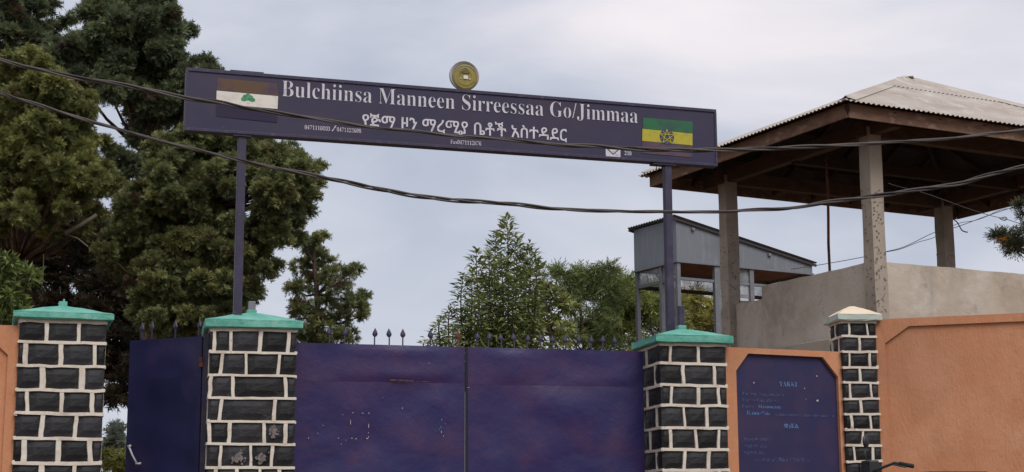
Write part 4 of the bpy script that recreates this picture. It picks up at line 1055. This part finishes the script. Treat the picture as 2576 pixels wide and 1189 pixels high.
def limbs(m, base, axis, blobs, rg, r0, frac=1.0):
    """trunk along the axis points, and a limb from the trunk to each blob"""
    rr_ = [r0 * (1 - .82 * i / (len(axis) - 1)) for i in range(len(axis))]
    m.tube(axis, rr_, 9)
    for (x, y, z, r_, _) in blobs:
        if rg.random() > frac: continue
        tz = z - .25 * math.hypot(x - base.x, y - base.y) - r_ * .3
        k = min(range(len(axis)), key=lambda i: abs(axis[i].z - tz)); a = axis[k]; b = Vector((x, y, z)); mid = a.lerp(b, .55) + Vector((0, 0, -.12 * (b - a).length * .5))
        if (b - a).length < .3: continue
        t_ = min(.05, rr_[k] * .6); m.tube([a, mid, b], [t_, t_ * .6, .008], 5)
def tree(name, label, trunk, blobs, rg, temps, fsize, dens, pal, mat='needle', r0=.18, frac=.6, group=None, cat='tree', top=None, lean=(0, 0), **kw):
    """trunk = (x, y) on the ground"""
    base = Vector((trunk[0], trunk[1], GZ)); root = empty(name, base); tag(root, label, cat, group)
    zt_ = top if top else max(b[2] for b in blobs)
    n = 10; axis = [Vector((base.x + lean[0] * (i / n) + .06 * math.sin(i * 1.1), base.y + lean[1] * (i / n), GZ + (zt_ - GZ) * i / n)) for i in range(n + 1)]
    m = MB(); limbs(m, base, axis, blobs, rg, r0, frac); m.v = [(a - base.x, b - base.y, c - base.z) for a, b, c in m.v]; m.build('trunk', M['bark'], root, smooth=True)
    V, C = crown_from_blobs(blobs, rg, temps, fsize, dens, pal, **kw)
    V = V - np.array(base)[None, None, :]
    tri_mesh('crown', V, C, M[mat], root)
    return root
A_ = np.array
def RG(s): return np.random.default_rng(s)
pr = random.Random(3)
CON = [tmpl_conifer(pr, .15 + .1 * k) for k in range(4)]
LEAF = [tmpl_leaf(pr, .14 + .02 * k, .05, .2 + .12 * k) for k in range(4)]
SPR = [tmpl_spray(pr, 7, .035, .2 + .12 * k) for k in range(4)]

def fill(poly, n, dmin, rg, r0, r1, holes=(), dy=(-.9, .3)):
    """blobs scattered evenly over a surveyed crown outline"""
    P_ = A_(poly, float); lo, hi = P_.min(0), P_.max(0); out = []
    for _t in range(n * 60):
        x, y = rg.uniform(lo[0], hi[0]), rg.uniform(lo[1], hi[1]); ins = False; j = len(P_) - 1
        for i in range(len(P_)):
            if (P_[i][1] > y) != (P_[j][1] > y) and x < (P_[j][0] - P_[i][0]) * (y - P_[i][1]) / (P_[j][1] - P_[i][1]) + P_[i][0]: ins = not ins
            j = i
        if not ins or any((x - a) ** 2 + (y - b) ** 2 < c * c for a, b, c in holes) or any((x - o[0]) ** 2 + ((y - o[1]) * 1.5) ** 2 < dmin * dmin for o in out): continue
        out.append((x, y, rg.uniform(r0, r1), rg.uniform(*dy)))
        if len(out) >= n: break
    return out
OUT_C = [(372, 382), (410, 352), (470, 338), (540, 342), (600, 356), (650, 348), (710, 362), (748, 394), (778, 434), (784, 480), (764, 520), (748, 560), (722, 596), (684, 622), (640, 630), (650, 676), (630, 716), (600, 760), (560, 850), (380, 850), (350, 800), (330, 720), (255, 650), (262, 605), (300, 545), (340, 484), (366, 430)]
OUT_B = [(222, 0), (420, 0), (432, 40), (418, 90), (436, 130), (424, 170), (478, 160), (524, 168), (530, 200), (512, 270), (466, 306), (400, 320), (360, 276), (300, 250), (230, 222), (130, 180), (114, 150), (150, 126), (205, 104), (228, 60)]
OUT_A = [(0, 140), (50, 130), (120, 160), (184, 216), (216, 262), (206, 300), (236, 390), (246, 440), (240, 476), (196, 524), (130, 544), (60, 556), (0, 580)]
OLIVE = (A_((.125, .145, .052)), A_((.330, .335, .115)), A_((.110, .075, .042)), .05, .04)
DARK = (A_((.090, .118, .070)), A_((.220, .255, .128)), A_((.095, .068, .042)), .06, .05)
MIDG = (A_((.114, .138, .062)), A_((.300, .312, .120)), A_((.125, .085, .050)), .05, .05)
BROWN_SHADE = (A_((.044, .042, .028)), A_((.092, .082, .050)), A_((.090, .060, .038)), .25, .2)  # dead twig brown, darkened to paint in the shade under the crowns

rg = RG(11)
tallb = [(258, 38, 58), (322, 26, 66), (385, 55, 55), (412, 118, 46), (335, 112, 66), (252, 112, 56), (292, 172, 56), (205, 132, 56), (378, 196, 56), (150, 138, 46), (116, 152, 44), (428, 196, 44), (478, 182, 38), (516, 168, 26), (420, 252, 50), (350, 236, 46), (300, -50, 70), (370, -40, 70), (250, -60, 60), (320, -130, 80), (440, 280, 56), (180, 180, 45), (405, 20, 40), (425, 72, 30), (432, 160, 26), (345, 345, 36), (308, 408, 42), (470, 250, 40), (520, 260, 40), (540, 215, 40), (276, 460, 50), (340, 420, 40)]
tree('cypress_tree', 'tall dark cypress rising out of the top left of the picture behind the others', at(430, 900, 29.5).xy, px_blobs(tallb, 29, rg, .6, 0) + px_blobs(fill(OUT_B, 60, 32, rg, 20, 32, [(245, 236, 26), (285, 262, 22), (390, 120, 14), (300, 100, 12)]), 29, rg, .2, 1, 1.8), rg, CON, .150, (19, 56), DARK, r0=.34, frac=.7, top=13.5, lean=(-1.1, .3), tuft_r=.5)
rg = RG(12)
leftback = [(30, 25, 70), (60, 90, 52), (15, 100, 60), (85, 20, 26), (-40, 40, 70), (60, 130, 40), (-60, 130, 80), (-30, -50, 80), (45, -40, 50), (120, 18, 22)]
tree('cypress_tree', 'dark cypress crown cut by the top left corner of the picture', at(20, 900, 30.5).xy, px_blobs(leftback, 30, rg, .5, 1, 1.4), rg, CON, .15, (19, 52), DARK, r0=.30, frac=.7, top=12.6, tuft_r=.5)
rg = RG(13)
leftf = [(45, 165, 52), (105, 192, 52), (-15, 200, 60), (150, 238, 52), (60, 268, 64), (188, 296, 46), (140, 340, 62), (40, 368, 72), (196, 362, 44), (100, 428, 72), (206, 430, 42), (170, 484, 54), (60, 490, 64), (135, 512, 44), (-40, 300, 80), (-60, 430, 80), (10, 450, 60), (205, 490, 36), (85, 330, 60), (215, 280, 22), (-30, 540, 60), (222, 252, 12)]
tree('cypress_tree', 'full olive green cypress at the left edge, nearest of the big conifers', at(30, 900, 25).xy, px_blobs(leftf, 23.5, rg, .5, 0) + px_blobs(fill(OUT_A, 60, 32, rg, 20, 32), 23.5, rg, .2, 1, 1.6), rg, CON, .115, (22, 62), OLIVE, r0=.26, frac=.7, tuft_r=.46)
rg = RG(14)
rightc = [(418, 372, 46), (486, 350, 46), (556, 366, 44), (636, 366, 54), (698, 396, 56), (744, 438, 46), (768, 484, 28), (690, 456, 62), (622, 426, 46), (560, 440, 44), (716, 520, 44), (676, 540, 44), (738, 556, 24), (700, 598, 32), (500, 462, 54), (446, 446, 46), (396, 440, 44), (430, 528, 54), (520, 536, 44), (352, 500, 50), (330, 566, 60), (288, 606, 52), (318, 656, 54), (392, 620, 54), (462, 600, 54), (540, 616, 52), (596, 646, 50), (632, 668, 36), (560, 700, 54), (480, 690, 54), (420, 742, 54), (500, 756, 46), (458, 806, 46), (404, 802, 46), (560, 766, 50), (622, 736, 46), (690, 672, 14), (664, 684, 22), (650, 575, 30), (540, 830, 40), (600, 826, 40), (350, 690, 40), (775, 470, 12), (590, 400, 40)]
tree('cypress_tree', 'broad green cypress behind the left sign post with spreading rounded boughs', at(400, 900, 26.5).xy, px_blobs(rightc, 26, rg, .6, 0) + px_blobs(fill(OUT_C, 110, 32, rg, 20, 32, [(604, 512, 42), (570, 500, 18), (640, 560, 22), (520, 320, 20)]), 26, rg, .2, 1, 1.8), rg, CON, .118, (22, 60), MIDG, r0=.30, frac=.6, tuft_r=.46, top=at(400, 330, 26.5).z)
rg = RG(15)
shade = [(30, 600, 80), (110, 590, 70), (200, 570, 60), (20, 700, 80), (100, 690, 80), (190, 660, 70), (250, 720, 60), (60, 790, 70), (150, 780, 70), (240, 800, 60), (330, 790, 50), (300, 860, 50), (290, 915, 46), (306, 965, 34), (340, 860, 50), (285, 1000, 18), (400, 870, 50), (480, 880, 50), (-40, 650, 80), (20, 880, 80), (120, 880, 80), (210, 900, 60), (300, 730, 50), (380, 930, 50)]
tree('cypress_tree', 'brownish conifer with dead twigs above the two left pillars, gloom put into its colour', at(150, 900, 31).xy, px_blobs(shade, 30.5, rg, .5, 1, 1.6), rg, CON, .24, (13, 26), BROWN_SHADE, r0=.22, frac=.9, tuft_r=.55)
rg = RG(16)
smallc = [(b[0] + 12, b[1], b[2] * 1.1) for b in [(768, 622, 20), (748, 606, 10), (782, 600, 8), (792, 656, 28), (752, 676, 34), (828, 690, 32), (866, 690, 20), (790, 716, 42), (742, 736, 34), (850, 736, 32), (880, 758, 22), (898, 774, 9), (800, 776, 42), (752, 798, 42), (838, 806, 34), (800, 838, 46), (730, 838, 34), (850, 850, 26), (780, 880, 50), (735, 780, 25)]]
tree('juniper_tree', 'smaller loose juniper standing alone to the right of the left sign post', at(790, 900, 30).xy, px_blobs(smallc, 30, rg, .3, 1, .9), rg, CON, .115, (13, 36), MIDG, r0=.14, frac=.8, tuft_r=.42)
# distant tree and shrub seen in the gap beside the small gate
rg = RG(17)
fgap = [(286, 1080, 10), (286, 1096, 14), (280, 1112, 16), (296, 1112, 14), (284, 1132, 20), (300, 1134, 16), (268, 1136, 16), (284, 1156, 26), (306, 1150, 16), (262, 1150, 14)]
tree('distant_conifer', 'small grey green conifer seen through the gap beside the pedestrian gate', at(286, 1160, 45).xy, px_blobs(fgap, 45, rg, .2, 1, .6), rg, CON, .24, (9, 14), (A_((.11, .13, .105)), A_((.19, .21, .16)), A_((.10, .10, .07)), .05, .02), r0=.10, frac=.5)
rg = RG(18)
fsh = [(262, 1144, 14), (276, 1150, 20), (300, 1150, 18), (318, 1154, 16), (290, 1166, 24), (270, 1186, 30), (300, 1186, 30), (320, 1196, 26)]
tree('leafy_shrub', 'yellow green shrub at the foot of the gap beside the pedestrian gate', at(290, 1190, 34).xy, px_blobs(fsh, 34, rg, .3, 1, .8), rg, LEAF, .13, (12, 22), (A_((.18, .20, .05)), A_((.44, .43, .12)), A_((.20, .16, .06)), .05, .02), mat='leafy', r0=.06, frac=.8, cat='shrub')
# broad leaved tree at the far left edge
rg = RG(19)
fl_ = [(8, 660, 30), (-20, 690, 40), (20, 690, 22), (4, 730, 34), (26, 750, 18), (16, 780, 28), (30, 796, 18), (-20, 780, 40), (-40, 740, 40), (5, 815, 30)]
tree('leafy_shrub', 'bright leafy bush over the orange wall at the left edge', at(-40, 900, 18).xy, px_blobs(fl_, 18.3, rg, .25, 1, .6), rg, LEAF, .105, (14, 26), (A_((.065, .10, .025)), A_((.21, .25, .07)), A_((.30, .30, .16)), .06, .02), mat='leafy', r0=.05, frac=.9, cat='shrub', tuft_r=.4)

# the tall shoots in the middle: a slender tree with long drooping leaves
def shoot_tree(name, label, trunk_px, Y, shoots, rg, leaf, pal, group=None, step=.028, r_stem=.014):
    base = at(trunk_px, 900, Y); base.z = GZ; root = empty(name, base); tag(root, label, 'tree', group)
    m = MB(); P_, D_, S_, C_ = [], [], [], []
    for (px, py, lpx, wpx) in shoots:
        px += rg.uniform(-4, 4); y = Y + rg.uniform(-.7, .7); tip = at(px, py, y); ln = lpx / F * Y; wd = wpx * .86 / F * Y
        foot = Vector((base.x + (tip.x - base.x) * .45, base.y + (tip.y - base.y) * .45, max(GZ, tip.z - ln * 1.7)))
        mid = Vector((tip.x * .9 + foot.x * .1 + rg.uniform(-.05, .05), tip.y, tip.z - ln * .5))
        path = crom([foot, mid, tip], 16)
        m.tube([Vector((base.x, base.y, GZ + .2)), foot] + path, [.05, .035] + [r_stem * (1.6 - 1.4 * i / len(path)) for i in range(len(path))], 5)
        # leaf whorls from the tip down
        s_ = 0.0; acc = [0]
        for i in range(len(path) - 1, 0, -1): acc.append(acc[-1] + (path[i] - path[i-1]).length)
        ang = rg.uniform(0, 6)
        tone = rg.random()
        while s_ < ln:
            k = next((i for i, a in enumerate(acc) if a >= s_), len(acc) - 1); p = path[len(path) - 1 - k]
            w_ = wd * min(1, .20 + s_ / (wd * 2.0)) 
            nside = max(1, int(1 + w_ / leaf * 1.5))
            for q in range(nside):
                ang += 2.4; rad = w_ * rg.uniform(0, .75) if nside > 1 else 0; up = .9 - 1.0 * min(1, s_ / ln) + rg.uniform(-.3, .3)
                d = A_((math.cos(ang), math.sin(ang), up)); P_.append(A_(p) + A_((math.cos(ang), math.sin(ang), .5)) * rad + A_((0, 0, rg.uniform(-.05, .05)))); D_.append(d); S_.append(leaf * rg.uniform(.5, 1.3)); f = np.clip(.4 * tone + .6 * rg.random(), 0, 1); C_.append((pal[0] * (1 - f) + pal[1] * f) * rg.uniform(.85, 1.15))
            s_ += step * rg.uniform(.7, 1.3)
    m.v = [(a - base.x, b - base.y, c - base.z) for a, b, c in m.v]; m.build('trunk', M['bark'], root, smooth=True)
    V, idx = place(LEAF, A_(P_), A_(D_), A_(S_), rg, 2.5); tri_mesh('crown', V - A_(base)[None, None, :], A_(C_)[idx], M['leafy'], root)
    return root
GREEN = (A_((.095, .130, .046)), A_((.300, .335, .120)))
rg = RG(21)
sh1 = [(1273, 541, 330, 48), (1247, 582, 300, 34), (1300, 600, 280, 34), (1335, 610, 280, 36), (1345, 640, 250, 30), (1201, 625, 260, 30), (1232, 636, 260, 34), (1320, 650, 230, 40), (1260, 650, 230, 46), (1290, 690, 190, 50), (1225, 700, 190, 44), (1340, 720, 170, 44)]
shoot_tree('slender_tree', 'tall slender tree of upright leafy shoots in the middle above the gate', 1275, 27, sh1, rg, .140, GREEN, step=.0095)
rg = RG(22)
sh2 = [(1166, 687, 200, 26), (1187, 680, 200, 28), (1210, 740, 140, 40), (1190, 770, 120, 40)]
shoot_tree('slender_tree', 'lower pair of leafy shoots just left of the tall slender tree', 1185, 26.5, sh2, rg, .140, GREEN, step=.0095)
rg = RG(23)
sh3 = [(1132, 768, 110, 24), (1157, 775, 110, 26), (1110, 796, 80, 18), (1082, 835, 50, 16), (1145, 815, 70, 34), (1110, 845, 50, 30), (1175, 830, 70, 40), (1070, 856, 40, 14)]
shoot_tree('leafy_sapling', 'short leafy sapling just over the gate edge at the left of the green clump', 1135, 26, sh3, rg, .12, GREEN, step=.0085)
rg = RG(24)
mixb = [(1376, 722, 16), (1390, 746, 28), (1368, 770, 34), (1400, 790, 40), (1350, 810, 40), (1410, 830, 44), (1370, 850, 44), (1410, 880, 40), (1340, 884, 40), (1280, 884, 40), (1300, 850, 44), (1250, 850, 40), (1210, 850, 36), (1420, 770, 24)]
tree('leafy_shrub', 'rounded green shrub at the right foot of the tall slender tree', at(1380, 900, 28).xy, px_blobs(mixb, 28, rg, .3, 1, .7), rg, LEAF, .12, (10, 22), (A_((.115, .145, .045)), A_((.33, .35, .11)), A_((.10, .10, .03)), .05, .02), mat='leafy', r0=.06, frac=.8, cat='shrub')
rg = RG(25)
fea = [(1405, 690, 10), (1418, 700, 16), (1438, 716, 20), (1462, 688, 18), (1484, 694, 22), (1466, 716, 26), (1500, 716, 24), (1522, 684, 14), (1532, 692, 16), (1520, 716, 24), (1538, 726, 16), (1446, 740, 26), (1480, 748, 28), (1524, 752, 28), (1430, 764, 24), (1450, 800, 34), (1500, 790, 34), (1540, 780, 26), (1430, 840, 34), (1480, 840, 40), (1530, 840, 40), (1440, 876, 36), (1490, 880, 36), (1540, 880, 36)]
tree('feathery_tree', 'feathery grey green tree with a bare thin trunk beside the guard booth', at(1462, 900, 31).xy, px_blobs(fea, 31, rg, .3, 1, .8), rg, SPR, .20, (9, 13), (A_((.100, .140, .055)), A_((.280, .330, .120)), A_((.16, .16, .08)), .04, .02), mat='leafy', r0=.09, frac=.95, inner=.1)
rg = RG(26)
bam = [(1572, 716, 12), (1580, 735, 18), (1566, 752, 18), (1560, 790, 32), (1590, 780, 30), (1620, 770, 26), (1640, 740, 22), (1600, 820, 40), (1550, 840, 36), (1630, 830, 40), (1660, 790, 34), (1680, 840, 40), (1505, 850, 30), (1645, 765, 26), (1690, 770, 30), (1545, 760, 18), (1605, 745, 18), (1575, 770, 26), (1520, 800, 26), (1500, 830, 30), (1535, 815, 30), (1570, 880, 40), (1620, 884, 40), (1520, 886, 36)]
tree('bamboo_clump', 'yellow green bamboo like clump left of and behind the guard booth', at(1600, 900, 34).xy, px_blobs(bam, 34, rg, .4, 1, .9), rg, SPR, .26, (10, 15), (A_((.15, .19, .055)), A_((.42, .46, .15)), A_((.16, .13, .05)), .06, .03), mat='leafy', r0=.05, frac=.7, up_bias=.7)
rg = RG(27)
bam2 = [(1735, 756, 20), (1750, 745, 16), (1760, 770, 26), (1730, 790, 30), (1775, 800, 28), (1750, 830, 40), (1720, 840, 34), (1790, 850, 34), (1800, 790, 24), (1830, 820, 30), (1800, 830, 30)]
tree('bamboo_clump', 'yellowish leafy clump seen through the right bays of the guard booth', at(1760, 900, 37).xy, px_blobs(bam2, 37, rg, .4, 1, .9), rg, SPR, .25, (10, 15), (A_((.18, .18, .05)), A_((.50, .46, .13)), A_((.18, .15, .05)), .06, .03), mat='leafy', r0=.05, frac=.7, up_bias=.7)
# flowering branch reaching in from the right edge
rg = RG(28)
brn = [(2530, 600, 16), (2548, 612, 22), (2566, 604, 22), (2556, 626, 12), (2590, 596, 30), (2510, 598, 8), (2578, 520, 12), (2582, 546, 12), (2600, 520, 24), (2640, 560, 50), (2680, 500, 60), (2720, 580, 60), (2650, 620, 40)]
gv = tree('silky_oak_tree', 'tree with fine needle leaves and an orange bloom reaching in at the right edge', at(2740, 900, 18).xy, px_blobs(brn, 17.5, rg, .1, 0), rg, SPR, .10, (16, 24), (A_((.045, .055, .030)), A_((.14, .15, .085)), A_((.12, .10, .04)), .05, .02), mat='leafy', r0=.14, frac=1.0, tuft_r=.3)
bl = MB(); q = at(2523, 602, 17.4); bb = Vector((gv.location.x, gv.location.y, gv.location.z))
for k in range(26): d = Vector((rg.normal(), rg.normal(), rg.normal() * .6)).normalized(); bl.tube([q - bb + d * .005, q - bb + d * .045 + Vector((.03 * rg.normal(), 0, 0))], [.006, .003], 4)
bl.build('bloom', material('orange bloom', (.45, .17, .03), .7, .2), gv)
# dead branches in the dark of the big trees
dbr = MB()
o0 = at(285, 541, 24.6); pts = [at(170, 586, 25.2), at(215, 566, 24.9), at(242, 545, 24.6)]
root = bpy.data.objects.get('cypress_tree.002') or tower
for P_, rad_ in (([at(165, 588, 23.0), at(205, 566, 23.0), at(243, 541, 23.0)], .035), ([at(165, 590, 23.1), at(195, 600, 23.0), at(222, 622, 22.9)], .012), ([at(36, 480, 22.7), at(42, 520, 22.8), at(50, 545, 22.8), at(62, 570, 22.9)], .010), ([at(110, 640, 23.4), at(108, 700, 23.3), at(104, 730, 23.3)], .008)):
    d = MB(); d.tube([p - Vector(root.location) for p in P_], [rad_, rad_ * .9, rad_ * .75, rad_ * .5][:len(P_)], 7); d.build('dead_branch', M['deadwood'], root, smooth=True)

# ------------------------------------------------------------------ motorcycle
mc = at(2201, 1168, 13.6)
bike = empty('motorcycle', (mc.x, mc.y, GZ), R(191)); tag(bike, 'black motorcycle parked before the narrow pillar, only mirror and handlebar showing', 'motorcycle')
hz = mc.z - GZ - 1.05                                # small lift so the bar sits where the photograph has it
def torus(m, c, R_, r_, n=28, k=10):
    b = len(m.v)
    for i in range(n):
        a = 2 * math.pi * i / n
        for j in range(k):
            t = 2 * math.pi * j / k; m.v.append((c[0] + (R_ + r_ * math.cos(t)) * math.cos(a), c[1] + r_ * math.sin(t), c[2] + (R_ + r_ * math.cos(t)) * math.sin(a)))
    for i in range(n):
        for j in range(k): m.f.append((b + i*k + j, b + ((i+1) % n)*k + j, b + ((i+1) % n)*k + (j+1) % k, b + i*k + (j+1) % k))
for wx in (.42, -.85):                               # local x = heading, steering head near x = 0
    m = MB(); torus(m, (wx, 0, .31), .26, .05); wl = m.build('wheel', M['rubber'], bike, smooth=True)
    m = MB(); torus(m, (wx, 0, .31), .205, .016); m.build('rim', M['chrome'], wl, smooth=True)
    m = MB()
    for k in range(12): a = k * math.pi / 6; m.tube([(wx, .02 * (-1) ** k, .31), (wx + .2 * math.cos(a), 0, .31 + .2 * math.sin(a))], .003, 4)
    tag(m.build('spokes', M['chrome'], wl), kind='stuff')
for s_ in (-1, 1):
    m = MB(); m.tube([(.42, .085 * s_, .31), (.10, .085 * s_, .93 + hz)], [.024, .02], 8); m.build('fork', M['chrome'], bike, smooth=True)
m = MB(); m.tube([(.06, 0, .93 + hz), (-.45, 0, .62), (-.85, 0, .34)], .026, 8); m.tube([(.05, 0, .8), (-.05, 0, .35), (-.5, 0, .32), (-.85, .05, .33)], .022, 8); m.build('chassis', M['bikeblack'], bike, smooth=True)
m = MB(); m.lathe([(0, -.26), (.08, -.25), (.135, -.12), (.15, .05), (.12, .2), (.05, .25), (0, .255)], 16); m.v = [(-.18 + z, x, .80 + hz * .5 + y * .7) for x, y, z in m.v]; m.build('fuel_tank', M['bikeblack'], bike, smooth=True)
m = MB(); m.box(-1.0, -.42, -.13, .13, .78, .87); m.build('seat', M['rubber'], bike, bevel=.035)
m = MB(); m.box(-.42, -.08, -.12, .12, .34, .62); m.build('engine', M['silver'], bike, bevel=.03)
m = MB(); m.tube([(-.1, -.15, .42), (-.4, -.17, .30), (-1.05, -.18, .36)], [.025, .03, .045], 10); m.build('exhaust', M['chrome'], bike, smooth=True)
m = MB(); m.lathe([(0, -.06), (.05, -.055), (.085, 0), (.09, .04), (0, .045)], 16); m.v = [(.18 + z, x, .86 + hz + y) for x, y, z in m.v]; m.build('headlight', M['chrome'], bike, smooth=True)
zb_ = 1.03 + hz
m = MB(); m.tube([(-.16, -.36, zb_ - .01), (-.06, -.26, zb_ + .02), (.05, -.10, zb_ - .04), (.06, 0, zb_ - .06), (.05, .10, zb_ - .04), (-.06, .26, zb_ + .02), (-.16, .36, zb_ - .01)], .012, 8); hb = m.build('handlebar', M['blackplastic'], bike, smooth=True)
for s_ in (-1, 1):
    m = MB(); m.tube([(-.17, .38 * s_, zb_ - .012), (-.09, .29 * s_, zb_ + .012)], .018, 8); m.build('grip', M['rubber'], hb, smooth=True)
    m = MB(); m.tube([(-.03, .25 * s_, zb_ + .01), (-.06, .33 * s_, zb_ - .005), (-.10, .39 * s_, zb_ - .02)], .007, 6); m.build('lever', M['blackplastic'], hb, smooth=True)
m = MB(); m.box(-.07, -.01, -.28, -.20, zb_ - .01, zb_ + .045); m.build('switch_box', M['blackplastic'], bike, bevel=.012); m = MB(); m.box(.0, .09, -.09, .09, zb_ - .06, zb_ + .05); m.build('instrument_pod', M['blackplastic'], bike, bevel=.012)
m = MB(); m.tube([(-.04, -.24, zb_ + .03), (-.02, -.25, zb_ + .12), (-.05, -.28, zb_ + .18)], .006, 6); mr_ = m.build('mirror', M['blackplastic'], bike, smooth=True)
m = MB(); m.lathe([(0, .014), (.035, .012), (.05, 0), (.046, -.008)], 18, 'y'); ca, sa_ = math.cos(R(35)), math.sin(R(35)); m.v = [(-.05 + x * ca - y * sa_, -.28 + x * sa_ + y * ca, zb_ + .225 + z * 1.15) for x, y, z in m.v]; m.build('mirror_shell', M['blackplastic'], mr_, smooth=True)
m = MB(); m.lathe([(0, -.0075), (.045, -.0075)], 18, 'y'); m.v = [(-.05 + x * ca - y * sa_, -.28 + x * sa_ + y * ca, zb_ + .225 + z * 1.15) for x, y, z in m.v]; m.build('mirror_glass', M['mirror'], mr_)
m = MB(); m.tube([(.05, -.05, zb_ - .03), (.11, -.08, zb_ + .03), (.10, -.10, zb_ - .25)], .006, 6); m.tube([(.05, .05, zb_ - .03), (.12, .08, zb_ + .04), (.10, .09, zb_ - .25)], .006, 6); tag(m.build('control_cable', M['rubber'], bike, smooth=True), kind='stuff')
m = MB(); m.tube([(.70, 0, .48), (.55, 0, .64), (.42, 0, .66), (.25, 0, .62)], .05, 8); m.build('front_mudguard', M['bikeblack'], bike, smooth=True)
m = MB(); m.tube([(-.6, .12, .34), (-.5, .28, .0)], .012, 6); m.build('side_stand', M['iron'], bike)
